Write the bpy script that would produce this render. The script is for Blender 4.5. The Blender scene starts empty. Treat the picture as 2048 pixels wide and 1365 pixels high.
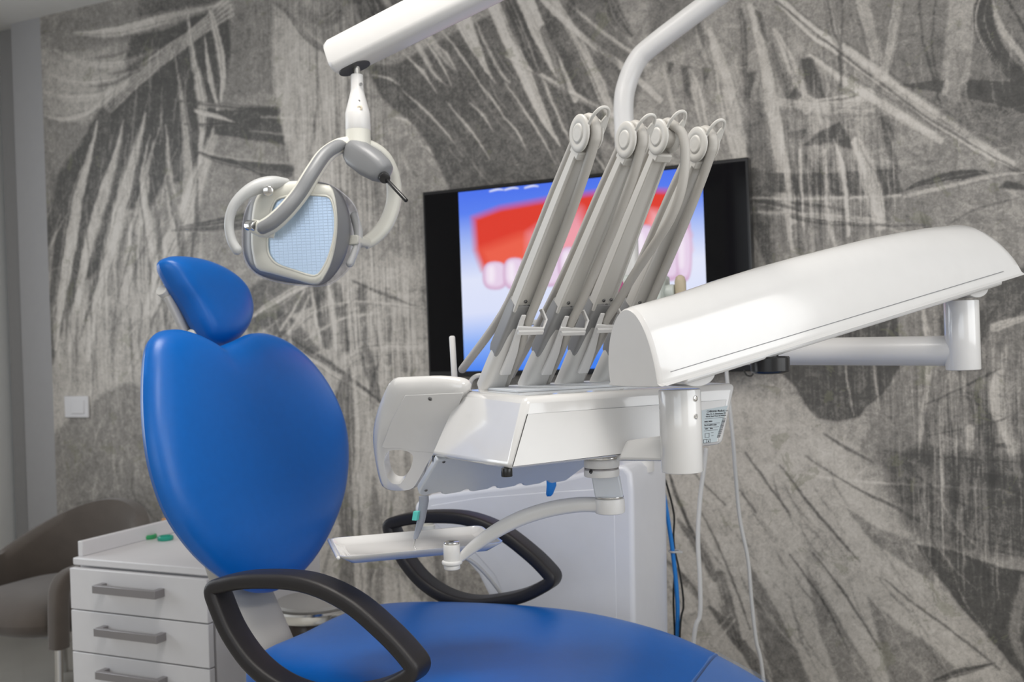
import bpy, math, random
import numpy as np
from mathutils import Vector as V, Matrix

SC = bpy.context.scene
COL = SC.collection
random.seed(4)
rng = np.random.default_rng(4)

# ---------------------------------------------------------------- camera
FPX = 2000.0
ROLL = 0.035
CZ = 1.10
CAMP = V((0, 0, CZ))
CR = V((math.cos(ROLL), 0, -math.sin(ROLL)))
CU = V((math.sin(ROLL), 0, math.cos(ROLL)))
CF = V((0, 1, 0))
cam = bpy.data.cameras.new('camera')
cam.sensor_width = 36.0
cam.lens = 36.0 * FPX / 2048.0
cam.clip_start = 0.05
cam.dof.use_dof = True
cam.dof.focus_distance = 1.45
cam.dof.aperture_fstop = 6.3
camo = bpy.data.objects.new('camera', cam)
COL.objects.link(camo)
camo.matrix_world = Matrix(((CR.x, CU.x, -CF.x, 0), (CR.y, CU.y, -CF.y, 0), (CR.z, CU.z, -CF.z, CZ), (0, 0, 0, 1)))
SC.camera = camo

# ---------------------------------------------------------------- light
w = bpy.data.worlds.new('world'); SC.world = w; w.use_nodes = True
w.node_tree.nodes['Background'].inputs[0].default_value = (0.75, 0.87, 1.0, 1)
w.node_tree.nodes['Background'].inputs[1].default_value = 1.0
SC.view_settings.view_transform = 'Standard'
SC.view_settings.look = 'None'
SC.view_settings.gamma = 1.0
SC.view_settings.exposure = 0.0

TH = math.radians(24.8)
CT, ST = math.cos(TH), math.sin(TH)
A3 = V((CT, -ST, 0)); B3 = V((ST, CT, 0)); Z3 = V((0, 0, 1))
def AB(a, b, z): return A3 * a + B3 * b + Z3 * z

def area(name, pos, direction, sx, sy, power, color):
    l = bpy.data.lights.new(name, 'AREA'); l.shape = 'RECTANGLE'; l.size = sx; l.size_y = sy
    l.energy = power; l.color = color
    o = bpy.data.objects.new(name, l); COL.objects.link(o)
    o.location = pos
    o.rotation_euler = V(direction).to_track_quat('-Z', 'Y').to_euler()
    return o
# daylight through the window of the right wall, the window of the left wall and the window behind the camera
area('daylight_right', AB(1.58, 1.05, 1.55), -A3, 1.9, 1.3, 19, (1.0, 0.985, 0.96))
area('daylight_left', AB(-3.58, 1.1, 1.45), A3, 1.7, 1.3, 17, (0.93, 0.96, 1.0))
area('daylight_rear', AB(-0.3, -1.98, 1.55), B3, 2.4, 1.3, 10, (0.95, 0.97, 1.0))
# two ceiling luminaires
area('ceiling_lamp_near', AB(0.35, 0.3, 2.38), -Z3, 0.6, 0.6, 17, (1.0, 0.96, 0.9))
area('ceiling_lamp_far', AB(-1.0, 1.1, 2.38), -Z3, 0.6, 0.6, 17, (1.0, 0.96, 0.9))

# ---------------------------------------------------------------- projection helpers
def ray(px, py): return CF + CR * ((px - 1024) / FPX) + CU * ((682.5 - py) / FPX)
def P(px, py, d): return CAMP + ray(px, py) * d
def onpl(px, py, p0, n):
    r = ray(px, py); return CAMP + r * ((p0 - CAMP).dot(n) / r.dot(n))
def onb(px, py, b): return onpl(px, py, B3 * b, B3)
def onz(px, py, z): return onpl(px, py, V((0, 0, z)), Z3)
def proj_np(p):
    q = p - np.array(CAMP)
    d = q @ np.array(CF)
    return 1024 + FPX * (q @ np.array(CR)) / d, 682.5 - FPX * (q @ np.array(CU)) / d

# ---------------------------------------------------------------- materials
MATS = {}
def mat(name, col, rough=0.4, metal=0.0, coat=0.0, var=0.03, bump=0.0, scale=30.0, ior=1.5, trans=0.0, alpha=1.0, sheen=0.0):
    if name in MATS: return MATS[name]
    m = bpy.data.materials.new(name); m.use_nodes = True
    nt = m.node_tree; b = nt.nodes['Principled BSDF']
    tc = nt.nodes.new('ShaderNodeTexCoord')
    no = nt.nodes.new('ShaderNodeTexNoise'); no.inputs['Scale'].default_value = scale; no.inputs['Detail'].default_value = 4
    nt.links.new(tc.outputs['Object'], no.inputs['Vector'])
    mx = nt.nodes.new('ShaderNodeMix'); mx.data_type = 'RGBA'
    mx.inputs[6].default_value = tuple(c * (1 - var) for c in col) + (1,)
    mx.inputs[7].default_value = tuple(min(1, c * (1 + var)) for c in col) + (1,)
    nt.links.new(no.outputs['Fac'], mx.inputs[0]); nt.links.new(mx.outputs[2], b.inputs['Base Color'])
    b.inputs['Roughness'].default_value = rough; b.inputs['Metallic'].default_value = metal
    b.inputs['Coat Weight'].default_value = coat; b.inputs['Coat Roughness'].default_value = 0.08
    b.inputs['IOR'].default_value = ior; b.inputs['Transmission Weight'].default_value = trans
    b.inputs['Alpha'].default_value = alpha; b.inputs['Sheen Weight'].default_value = sheen
    if bump:
        n2 = nt.nodes.new('ShaderNodeTexNoise'); n2.inputs['Scale'].default_value = scale * 12; n2.inputs['Detail'].default_value = 3
        nt.links.new(tc.outputs['Object'], n2.inputs['Vector'])
        bp = nt.nodes.new('ShaderNodeBump'); bp.inputs['Strength'].default_value = bump; bp.inputs['Distance'].default_value = 0.002
        nt.links.new(n2.outputs['Fac'], bp.inputs['Height']); nt.links.new(bp.outputs['Normal'], b.inputs['Normal'])
    MATS[name] = m
    return m
WHITE = mat('white_gloss_plastic', (0.72, 0.71, 0.70), 0.16, coat=0.8)
WHITE_SATIN = mat('white_satin_plastic', (0.71, 0.70, 0.69), 0.36, coat=0.1)
WHITE_MATT = mat('white_laminate', (0.70, 0.69, 0.70), 0.45)
UNITW = mat('white_unit_plastic', (0.76, 0.77, 0.82), 0.32, coat=0.2)
CREAM = mat('cream_plastic', (0.66, 0.65, 0.59), 0.4)
WARM = mat('warm_grey_plastic', (0.57, 0.555, 0.525), 0.42)
HOSE = mat('grey_hose_rubber', (0.45, 0.43, 0.40), 0.5)
SLEEVE = mat('pale_grey_plastic', (0.62, 0.61, 0.59), 0.4)
DARKG = mat('mid_grey_plastic', (0.27, 0.27, 0.27), 0.42)
LGREY = mat('lamp_grey_plastic', (0.23, 0.235, 0.245), 0.38)
BLACK = mat('black_plastic', (0.015, 0.015, 0.016), 0.25)
ARMB = mat('black_soft_plastic', (0.015, 0.013, 0.014), 0.45, bump=0.15, scale=80)
BLUE = mat('blue_upholstery', (0.0, 0.118, 0.47), 0.34, var=0.06, bump=0.06, scale=60)
CHROME = mat('chrome', (0.75, 0.74, 0.72), 0.16, metal=1.0)
STEEL = mat('screw_steel', (0.22, 0.22, 0.22), 0.35, metal=0.9)
HANDLE = mat('brushed_grey_metal', (0.30, 0.285, 0.29), 0.42, metal=0.5)
BROWN = mat('brown_suede', (0.085, 0.068, 0.056), 0.85, var=0.25, bump=0.3, scale=14, sheen=0.3)
SHELLG = mat('grey_shell_plastic', (0.42, 0.40, 0.37), 0.45)
GREYBLUE = mat('grey_blue_mat', (0.55, 0.58, 0.62), 0.4)
SEAM = mat('dark_seam', (0.02, 0.02, 0.02), 0.6)
TEAL = mat('teal_plastic', (0.10, 0.55, 0.50), 0.4)
GREEN = mat('green_plastic', (0.03, 0.34, 0.12), 0.3, coat=0.3)
GREEN2 = mat('sea_green_plastic', (0.01, 0.34, 0.24), 0.3, coat=0.3)
CABLEB = mat('blue_cable', (0.015, 0.22, 0.68), 0.4)
CABLEW = mat('white_cable', (0.6, 0.6, 0.6), 0.5)
CABLEK = mat('black_cable', (0.012, 0.012, 0.010), 0.5)
MAGENTA = mat('magenta_panel', (0.35, 0.02, 0.16), 0.4)
DEVG = mat('pale_green_grey_plastic', (0.56, 0.60, 0.57), 0.4)
BEIGE = mat('beige_plastic', (0.55, 0.47, 0.34), 0.45)
AMBER = mat('amber_pack', (0.50, 0.24, 0.09), 0.5)
LABELM = mat('label_film', (0.50, 0.57, 0.60), 0.4)
INK = mat('label_ink', (0.03, 0.03, 0.04), 0.6)
PAINT = mat('grey_wall_paint', (0.36, 0.355, 0.36), 0.75, bump=0.1)
PAINT_SHADED = mat('grey_paint_shaded', (0.29, 0.285, 0.285), 0.75, bump=0.1)  # wall paint darkened: shade of the stepped-back strip put into the colour
CEILM = mat('ceiling_paint', (0.62, 0.61, 0.59), 0.8, bump=0.1)
ROOMW = mat('room_wall_paint', (0.72, 0.71, 0.69), 0.8)
FLOORM = mat('floor_vinyl', (0.46, 0.44, 0.40), 0.35, var=0.12, scale=6)
PLASTICW = mat('clear_film', (0.65, 0.78, 0.95), 0.16, alpha=0.12)
CLEAR = mat('clear_shell', (0.80, 0.80, 0.92), 0.08, alpha=0.30)
GLASS = mat('window_glass', (1, 1, 1), 0.0, trans=1.0, ior=1.1)

# ---------------------------------------------------------------- mesh builder
def cat_rom(pts, n=6, closed=False):
    pts = [V(p) for p in pts]; out = []
    N = len(pts)
    rngi = range(N) if closed else range(N - 1)
    for i in rngi:
        if closed: p0, p1, p2, p3 = pts[i - 1], pts[i], pts[(i + 1) % N], pts[(i + 2) % N]
        else: p0, p1, p2, p3 = pts[max(i - 1, 0)], pts[i], pts[i + 1], pts[min(i + 2, N - 1)]
        for k in range(n):
            t = k / n
            out.append(0.5 * ((2 * p1) + (p2 - p0) * t + (2 * p0 - 5 * p1 + 4 * p2 - p3) * t * t + (3 * p1 - p0 - 3 * p2 + p3) * t ** 3))
    if not closed: out.append(pts[-1].copy())
    return out

class MB:
    def __init__(s): s.v = []; s.f = []
    def add(s, verts, faces):
        o = len(s.v); s.v += [V(p) for p in verts]; s.f += [tuple(i + o for i in f) for f in faces]; return s
    def box(s, c, ax, half):
        X, Y, Z = [V(a).normalized() * h for a, h in zip(ax, half)]
        c = V(c); vs = [c + X * i + Y * j + Z * k for k in (-1, 1) for j in (-1, 1) for i in (-1, 1)]
        return s.add(vs, [(0, 2, 3, 1), (4, 5, 7, 6), (0, 1, 5, 4), (2, 6, 7, 3), (0, 4, 6, 2), (1, 3, 7, 5)])
    def hexa(s, b4, t4):
        return s.loft([b4, t4])
    def loft(s, rings, caps=True, closed=True):
        n = len(rings[0]); vs = [p for r in rings for p in r]; fs = []
        for i in range(len(rings) - 1):
            for j in range(n if closed else n - 1):
                k = (j + 1) % n
                fs.append((i * n + j, i * n + k, (i + 1) * n + k, (i + 1) * n + j))
        if caps and closed:
            fs.append(tuple(range(n))[::-1]); fs.append(tuple((len(rings) - 1) * n + j for j in range(n)))
        return s.add(vs, fs)
    def prism(s, pts, d):
        pts = [V(p) for p in pts]; d = V(d)
        return s.loft([pts, [p + d for p in pts]])
    def lathe(s, p0, axis, prof, n=32):
        ax = V(axis).normalized(); u = ax.orthogonal().normalized(); v = ax.cross(u); p0 = V(p0)
        rings = [[p0 + ax * t + (u * math.cos(2 * math.pi * k / n) + v * math.sin(2 * math.pi * k / n)) * max(r, 1e-5) for k in range(n)] for t, r in prof]
        return s.loft(rings)
    def cyl(s, p0, p1, r, n=32, bev=0.0):
        p0 = V(p0); p1 = V(p1); L = (p1 - p0).length
        if bev: pr = [(0, r - bev), (bev * .3, r - bev * .3), (bev, r), (L - bev, r), (L - bev * .3, r - bev * .3), (L, r - bev)]
        else: pr = [(0, r), (L, r)]
        return s.lathe(p0, p1 - p0, pr, n)
    def sweep(s, path, sec, up=None, closed=False, scale=None, taper_ends=False):
        # sec: list of (x along side, y along up)
        path = [V(p) for p in path]; N = len(path); rings = []
        prev = V(up) if up is not None else None
        for i, p in enumerate(path):
            if closed: t = (path[(i + 1) % N] - path[i - 1])
            else: t = path[min(i + 1, N - 1)] - path[max(i - 1, 0)]
            t.normalize()
            if prev is None: prev = t.orthogonal()
            u = (V(up) if up is not None else prev); u = (u - t * u.dot(t)).normalized()
            sd = t.cross(u); prev = u
            k = scale[i] if scale else 1.0
            rings.append([p + sd * x * k + u * y * k for x, y in sec])
        if closed: rings.append(rings[0])
        return s.loft(rings, caps=not closed)
    def tube(s, path, r, n=14, closed=False, up=None, flat=1.0, scale=None):
        path = [V(p) for p in path]
        if not closed:      # rounded ends
            scale = list(scale) if scale else [1.0] * len(path)
            ta = (path[0] - path[1]).normalized(); tb = (path[-1] - path[-2]).normalized(); ka, kb = scale[0], scale[-1]
            pre = [(path[0] + ta * r * ka * math.sin(q), ka * math.cos(q)) for q in (1.45, 1.1, .7, .35)]
            post = [(path[-1] + tb * r * kb * math.sin(q), kb * math.cos(q)) for q in (.35, .7, 1.1, 1.45)]
            path = [p for p, _ in pre] + path + [p for p, _ in post]; scale = [k for _, k in pre] + scale + [k for _, k in post]
        sec = [(r * math.cos(2 * math.pi * k / n), r * flat * math.sin(2 * math.pi * k / n)) for k in range(n)]
        return s.sweep(path, sec, up, closed, scale)
    def pillow(s, outline, n, fprof, bprof):
        # outline: closed ring of points; profiles: list of (r, offset)
        c = sum(outline, V((0, 0, 0))) / len(outline); n = V(n).normalized(); rings = []
        for r, o in bprof: rings.append([c + (p - c) * r - n * o for p in outline])
        for r, o in fprof: rings.append([c + (p - c) * r + n * o for p in outline])
        return s.loft(rings)

def rrect(w, h, r, n=4):
    r = min(r, w / 2 - 1e-5, h / 2 - 1e-5); out = []
    for cx, cy, a0 in ((w / 2 - r, h / 2 - r, 0), (-w / 2 + r, h / 2 - r, 90), (-w / 2 + r, -h / 2 + r, 180), (w / 2 - r, -h / 2 + r, 270)):
        for k in range(n + 1):
            a = math.radians(a0 + 90 * k / n); out.append((cx + r * math.cos(a), cy + r * math.sin(a)))
    return out
def dome(T, e=2.4, dip=0.0, n=9, rmin=0.02):
    out = []
    for k in range(n + 1):
        a = k / n * math.pi / 2
        r = max(math.cos(a) ** 0.8, rmin); q = (1 - r ** e) ** 0.5
        out.append((r, T * q * (1 - dip * (1 - r) ** 1.2 * (1 if r < 0.9 else 0.0))))
    return out

ORG = {}
def obj(name, mb, m, parent=None, smooth=40, bevel=0.0, seg=2, subsurf=0, origin=None):
    me = bpy.data.meshes.new(name)
    pts = mb.v
    if parent is not None:
        o0 = ORG[parent.name]
    if origin is None:
        mn = V([min(p[i] for p in pts) for i in range(3)]); mxx = V([max(p[i] for p in pts) for i in range(3)])
        origin = V(((mn.x + mxx.x) / 2, (mn.y + mxx.y) / 2, mn.z))
    me.from_pydata([tuple(p - origin) for p in pts], [], mb.f)
    me.validate(); me.update()
    import bmesh
    bm = bmesh.new(); bm.from_mesh(me)
    bmesh.ops.recalc_face_normals(bm, faces=bm.faces); bm.to_mesh(me); bm.free()
    if smooth:
        me.shade_smooth() if hasattr(me, 'shade_smooth') else None
        me.set_sharp_from_angle(angle=math.radians(smooth))
    o = bpy.data.objects.new(name, me); COL.objects.link(o)
    if m is not None: me.materials.append(m)
    if parent is not None:
        o.parent = parent; o.location = origin - o0
    else: o.location = origin
    ORG[o.name] = origin
    if bevel:
        b = o.modifiers.new('bevel', 'BEVEL'); b.width = bevel; b.segments = seg; b.limit_method = 'ANGLE'; b.angle_limit = math.radians(35); b.harden_normals = False
    if subsurf:
        b = o.modifiers.new('subdivision', 'SUBSURF'); b.levels = subsurf; b.render_levels = subsurf
    return o
def thing(name, loc, label, cat, group=None):
    o = bpy.data.objects.new(name, None); COL.objects.link(o); o.location = V(loc); o.empty_display_size = 0.05
    ORG[o.name] = V(loc); o['label'] = label; o['category'] = cat
    if group: o['group'] = group
    return o
def tag(o, label, cat, group=None):
    o['label'] = label; o['category'] = cat
    if group: o['group'] = group
    return o
def struct(name, mb, m, **k):
    o = obj(name, mb, m, **k); o['kind'] = 'structure'; return o
def screw(p, n, parent, r=0.0028, m=None, name='screw'):
    mb = MB(); n = V(n).normalized(); p = V(p)
    mb.lathe(p - n * 0.001, n, [(0, r), (0.0016, r), (0.0022, r * 0.8), (0.0022, r * 0.45), (0.0012, r * 0.4)], 12)
    return obj(name, mb, m or STEEL, parent)
def text(s, size, pos, xdir, ydir, m, parent, name='lettering', ext=0.0003, bold=0.0):
    cu = bpy.data.curves.new(name, 'FONT'); cu.body = s; cu.size = size; cu.extrude = ext; cu.offset = bold
    t = bpy.data.objects.new(name, cu); COL.objects.link(t)
    dg = bpy.context.evaluated_depsgraph_get(); me = bpy.data.meshes.new_from_object(t.evaluated_get(dg))
    bpy.data.objects.remove(t); 
    X = V(xdir).normalized(); Y = V(ydir); Y = (Y - X * Y.dot(X)).normalized(); N = X.cross(Y)
    me.materials.clear(); me.materials.append(m)
    o = bpy.data.objects.new(name, me); COL.objects.link(o); o.parent = parent
    M = Matrix(((X.x, Y.x, N.x, 0), (X.y, Y.y, N.y, 0), (X.z, Y.z, N.z, 0), (0, 0, 0, 1)))
    for vv in me.vertices: vv.co = M @ vv.co
    o.location = V(pos) - ORG[parent.name]
    ORG[o.name] = V(pos)
    return o

# ---------------------------------------------------------------- painted pictures (canvas sampled per vertex)
class Canvas:
    def __init__(s, x0, y0, x1, y1, step, fill):
        s.x0, s.y0, s.st = x0, y0, step
        s.nx = int((x1 - x0) / step) + 1; s.ny = int((y1 - y0) / step) + 1
        fill = np.atleast_1d(np.array(fill, float))
        s.a = np.tile(fill, (s.ny, s.nx, 1)).astype(np.float32)
        s.gx = x0 + np.arange(s.nx) * step; s.gy = y0 + np.arange(s.ny) * step
    def _win(s, xa, ya, xb, yb):
        i0 = max(0, int((xa - s.x0) / s.st)); i1 = min(s.nx, int((xb - s.x0) / s.st) + 2)
        j0 = max(0, int((ya - s.y0) / s.st)); j1 = min(s.ny, int((yb - s.y0) / s.st) + 2)
        return i0, i1, j0, j1
    def blend(s, w, m, val, k):
        i0, i1, j0, j1 = w
        val = np.atleast_1d(np.array(val, float))
        al = (m * k)[..., None]
        s.a[j0:j1, i0:i1] = s.a[j0:j1, i0:i1] * (1 - al) + val * al
    def stroke(s, pts, val, k=1.0, soft=2.0, n=6):
        q = cat_rom([V(p) for p in pts], n)
        wmax = max(p[2] for p in pts) / 2 + soft * 2
        w = s._win(min(p.x for p in q) - wmax, min(p.y for p in q) - wmax, max(p.x for p in q) + wmax, max(p.y for p in q) + wmax)
        i0, i1, j0, j1 = w
        if i1 <= i0 or j1 <= j0: return
        X, Y = np.meshgrid(s.gx[i0:i1], s.gy[j0:j1]); D = np.full(X.shape, 1e9)
        for a, b in zip(q[:-1], q[1:]):
            dx, dy = b.x - a.x, b.y - a.y; L = dx * dx + dy * dy + 1e-9
            t = np.clip(((X - a.x) * dx + (Y - a.y) * dy) / L, 0, 1)
            d = np.hypot(X - a.x - t * dx, Y - a.y - t * dy) - (a.z + (b.z - a.z) * t) / 2
            D = np.minimum(D, d)
        s.blend(w, np.clip(0.5 - D / (2 * soft), 0, 1), val, k)
    def poly(s, pts, val, k=1.0, soft=2.0):
        xs = [p[0] for p in pts]; ys = [p[1] for p in pts]; sf = soft * 2
        w = s._win(min(xs) - sf, min(ys) - sf, max(xs) + sf, max(ys) + sf); i0, i1, j0, j1 = w
        if i1 <= i0 or j1 <= j0: return
        X, Y = np.meshgrid(s.gx[i0:i1], s.gy[j0:j1]); ins = np.zeros(X.shape, bool); D = np.full(X.shape, 1e9)
        for (ax, ay), (bx, by) in zip(pts, list(pts[1:]) + [pts[0]]):
            if ay != by:
                c = ((ay > Y) != (by > Y)) & (X < (bx - ax) * (Y - ay) / (by - ay) + ax); ins ^= c
            dx, dy = bx - ax, by - ay; t = np.clip(((X - ax) * dx + (Y - ay) * dy) / (dx * dx + dy * dy + 1e-9), 0, 1)
            D = np.minimum(D, np.hypot(X - ax - t * dx, Y - ay - t * dy))
        D = np.where(ins, -D, D)
        s.blend(w, np.clip(0.5 - D / (2 * soft), 0, 1), val, k)
    def sample(s, x, y):
        fx = np.clip((x - s.x0) / s.st, 0, s.nx - 1.001); fy = np.clip((y - s.y0) / s.st, 0, s.ny - 1.001)
        i = fx.astype(int); j = fy.astype(int); u = (fx - i)[:, None]; v = (fy - j)[:, None]
        a = s.a
        return (a[j, i] * (1 - u) + a[j, i + 1] * u) * (1 - v) + (a[j + 1, i] * (1 - u) + a[j + 1, i + 1] * u) * v

def grid_mesh(name, p00, du, dv, nu, nv):
    U, W = np.meshgrid(np.linspace(0, 1, nu), np.linspace(0, 1, nv))
    co = np.array(p00)[None] + U.reshape(-1, 1) * np.array(du)[None] + W.reshape(-1, 1) * np.array(dv)[None]
    idx = np.arange(nu * nv).reshape(nv, nu)
    q = np.stack([idx[:-1, :-1], idx[:-1, 1:], idx[1:, 1:], idx[1:, :-1]], -1).reshape(-1, 4)
    me = bpy.data.meshes.new(name)
    me.vertices.add(len(co)); me.vertices.foreach_set('co', co.astype(np.float32).ravel())
    me.loops.add(q.size); me.loops.foreach_set('vertex_index', q.astype(np.int32).ravel())
    me.polygons.add(len(q)); me.polygons.foreach_set('loop_start', (np.arange(len(q)) * 4).astype(np.int32))
    me.update(calc_edges=True)
    return me, co

# ================================================================ ROOM
BW = 2.77            # b of the mural wall
CEIL = 2.42
AL, ARR = -3.6, 1.6  # side walls
BFR = -2.0           # wall behind the camera
# left edge of mural
aL = None
def a_of(p): return V(p).dot(A3)
aML = a_of(onb(80, 50, BW)); aP1 = a_of(onb(34, 400, BW)); aP0 = a_of(onb(6, 800, BW))

mb = MB(); mb.box(AB((AL + ARR) / 2, 0.7, -0.05), (A3, B3, Z3), ((ARR - AL) / 2 + .3, 3.6, .05)); struct('floor', mb, FLOORM)
mb = MB(); mb.box(AB((AL + ARR) / 2, 0.7, CEIL + 0.05), (A3, B3, Z3), ((ARR - AL) / 2 + .3, 3.6, .05)); struct('ceiling', mb, CEILM)

def wall_with_hole(name, p, u, width, z0, z1, hu0, hu1, hz0, hz1, thick, m):
    # p = start, u = direction, hole in u/z; thickness along given vector
    mb = MB()
    def seg(a0, a1, c0, c1):
        if a1 - a0 < 1e-4 or c1 - c0 < 1e-4: return
        c = V(p) + V(u) * ((a0 + a1) / 2) + Z3 * ((c0 + c1) / 2) + V(thick) / 2
        mb.box(c, (u, V(thick), Z3), ((a1 - a0) / 2, V(thick).length / 2, (c1 - c0) / 2))
    seg(0, hu0, z0, z1); seg(hu1, width, z0, z1); seg(hu0, hu1, z0, hz0); seg(hu0, hu1, hz1, z1)
    return struct(name, mb, m, smooth=0)
def window(name, p, u, nrm, w0, z0, z1):
    mb = MB()
    c = V(p)
    for t in (0, w0 / 2, w0): mb.box(c + V(u) * t + Z3 * ((z0 + z1) / 2), (u, nrm, Z3), (.025, .03, (z1 - z0) / 2))
    for z in (z0, z1): mb.box(c + V(u) * (w0 / 2) + Z3 * z, (u, nrm, Z3), (w0 / 2, .03, .025))
    o = struct(name, mb, WHITE_SATIN, smooth=0)
# right wall, rear wall, left wall
wall_with_hole('wall_right', AB(ARR, BFR, 0), B3, BW - BFR, 0, CEIL, 2.1, 4.0, .9, 2.2, A3 * .15, ROOMW)
window('window_1', AB(ARR + .1, BFR + 2.1, 0), B3, A3, 1.9, .9, 2.2)
wall_with_hole('wall_rear', AB(AL, BFR, 0), A3, ARR - AL, 0, CEIL, 2.1, 4.5, .9, 2.2, -B3 * .15, ROOMW)
window('window_2', AB(AL + 2.1, BFR - .1, 0), A3, B3, 2.4, .9, 2.2)
wall_with_hole('wall_left', AB(AL, BFR, 0), B3, 6.2, 0, CEIL, 2.25, 3.95, .8, 2.1, -A3 * .15, ROOMW)
window('window_3', AB(AL - .1, BFR + 2.25, 0), B3, A3, 1.7, .8, 2.1)
# space beyond the opening at the far left
wall_with_hole('wall_far', AB(AL, 4.2, 0), A3, ARR - AL, 0, CEIL, .3, 1.5, .75, 1.5, B3 * .15, ROOMW)
window('window_4', AB(AL + .3, 4.3, 0), A3, B3, 1.2, .75, 1.5)
# painted strip left of the mural, two depths
mb = MB(); mb.box(AB((aML + aP1) / 2, BW + .075, CEIL / 2), (A3, B3, Z3), ((aML - aP1) / 2, .075, CEIL / 2)); struct('trim_1', mb, PAINT, smooth=0)
mb = MB(); mb.box(AB((aP0 + aP1) / 2, BW + .095, CEIL / 2), (A3, B3, Z3), ((aP1 - aP0) / 2, .055, CEIL / 2)); struct('trim_2', mb, PAINT_SHADED, smooth=0)

# ---------------------------------------------------------------- mural
cv = Canvas(-120, -260, 2500, 1700, 2.0, [0.0])
def hairs(pts, k, s_):
    w_ = max(p[2] for p in pts)
    if w_ < 7: return
    dx = pts[-1][0] - pts[0][0]; dy = pts[-1][1] - pts[0][1]; Ln = math.hypot(dx, dy) + 1e-6; nx, ny = -dy / Ln, dx / Ln
    for q in range(int(2 + w_ / 5)):
        o1 = random.uniform(-.62, .62); o2 = o1 + random.uniform(-.25, .25); j0 = random.uniform(0, .45); sg = s_ if random.random() < .35 else -s_
        h = []
        for i, p in enumerate(pts):
            f_ = i / (len(pts) - 1); o_ = (o1 * (1 - f_) + o2 * f_) * (p[2] + 2)
            h.append((p[0] + nx * o_, p[1] + ny * o_, 2.2 if 0 < i < len(pts) - 1 else .6))
        if len(h) > 3 and random.random() < .5: h = h[1:] if random.random() < .5 else h[:-1]
        cv.stroke(h, sg, k * random.uniform(.25, .6), 1.2)
def D(k, *pts, soft=2.0): cv.stroke(pts, -1.0, k, soft); hairs(pts, k, -1)
def L(k, *pts, soft=2.0): cv.stroke(pts, 1.0, k, soft); hairs(pts, k, 1)
def DP(k, *pts, soft=2.0): cv.poly(pts, -1.0, k, soft)
def LP(k, *pts, soft=2.0): cv.poly(pts, 1.0, k, soft)
#MURAL_BEGIN
# broad tones
LP(.35, (80, 600), (400, 520), (460, 800), (420, 1100), (90, 1300), (70, 900), soft=40)
LP(.45, (540, 540), (850, 520), (860, 1250), (640, 1300), (560, 900), soft=30)
LP(.45, (1330, 780), (1520, 760), (1700, 900), (1880, 1200), (2020, 1365), (1400, 1500), (1320, 1200), soft=25)
DP(.30, (1640, -50), (2200, -50), (2200, 330), (1900, 210), (1700, 120), soft=30)
DP(.28, (1830, 560), (2300, 520), (2300, 1100), (1850, 1080), (1740, 900), soft=30)
DP(.18, (1500, 300), (1850, 320), (1900, 460), (1500, 520), soft=30)
DP(.22, (470, 0), (560, 0), (560, 190), (450, 200), soft=12)
DP(.30, (80, 40), (310, -20), (450, -40), (440, 40), (300, 80), (110, 120), soft=14)
LP(.15, (90, 110), (260, 90), (300, 130), (180, 240), (110, 330), (90, 300), soft=14)
DP(.25, (84, 230), (180, 250), (130, 340), (86, 440), soft=8)
# left palm crown
DP(.72, (196, 222), (260, 170), (250, 120), (262, 72), (330, 60), (440, 12), (456, 20), (462, 90), (455, 150), (436, 220), (415, 300), (396, 340), (378, 370), (330, 360), (300, 420), (240, 420), (205, 540), (170, 560), (130, 640), (96, 760), (90, 600), (84, 520), (92, 430), (120, 340), (160, 290), soft=4)
DP(.5, (280, -10), (380, -40), (440, -20), (430, 25), (330, 45), (270, 30), soft=5)
for q in range(5):
    L(.55, (455 + q * 3, -8 + q * 9, 6), (380, 62 + q * 6, 5), (300, 118 + q * 8, 6), (205 + q * 4, 212 + q * 3, 2), soft=2)
L(.6, (440, 10, 8), (330, 36, 22), (230, 62, 20), (150, 66, 3), soft=5)
L(.45, (310, 98, 3), (250, 125, 12), (170, 125, 10), (110, 100, 2), soft=4)
L(.45, (290, 125, 3), (230, 160, 10), (150, 165, 10), (100, 150, 2), soft=4)
L(.45, (250, 165, 3), (200, 190, 10), (140, 195, 12), (90, 185, 2), soft=4)
L(.5, (215, 190, 3), (180, 225, 10), (130, 240, 10), (90, 230, 2), soft=4)
D(.5, (320, 110, 2), (270, 138, 6), (215, 148, 2)); D(.5, (280, 140, 2), (220, 168, 7), (180, 172, 2)); D(.4, (300, 85, 2), (230, 110, 6), (170, 118, 1))
# light slits between the leaf blades
L(.75, (196, 243, 1), (178, 320, 9), (158, 390, 20), (140, 500, 22), (120, 620, 14), (112, 700, 4))
L(.75, (247, 240, 1), (228, 320, 12), (208, 385, 22), (180, 480, 20), (158, 580, 14), (140, 700, 6))
L(.75, (292, 226, 1), (272, 300, 14), (250, 380, 24), (225, 470, 26), (196, 590, 20), (175, 720, 8))
L(.6, (319, 256, 1), (296, 330, 8), (290, 380, 16), (270, 470, 24), (250, 600, 18))
L(.7, (332, 250, 1), (338, 330, 9), (344, 400, 14), (352, 480, 8), (360, 560, 2))
L(.65, (349, 108, 1), (362, 200, 9), (372, 290, 16), (376, 380, 22), (366, 460, 20))
L(.8, (374, 15, 1), (384, 100, 10), (402, 190, 20), (404, 260, 14), (398, 330, 6))
L(.75, (408, 64, 1), (420, 150, 12), (432, 200, 8), (436, 250, 2))
L(.75, (418, 14, 2), (436, 80, 14), (446, 150, 12), (440, 210, 3))
L(.7, (300, 270, 1), (284, 360, 10), (300, 460, 16), (316, 600, 10))
L(.7, (440, 210, 2), (428, 270, 12), (398, 350, 30), (372, 430, 40), (330, 520, 40), (300, 620, 24), soft=4)
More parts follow.
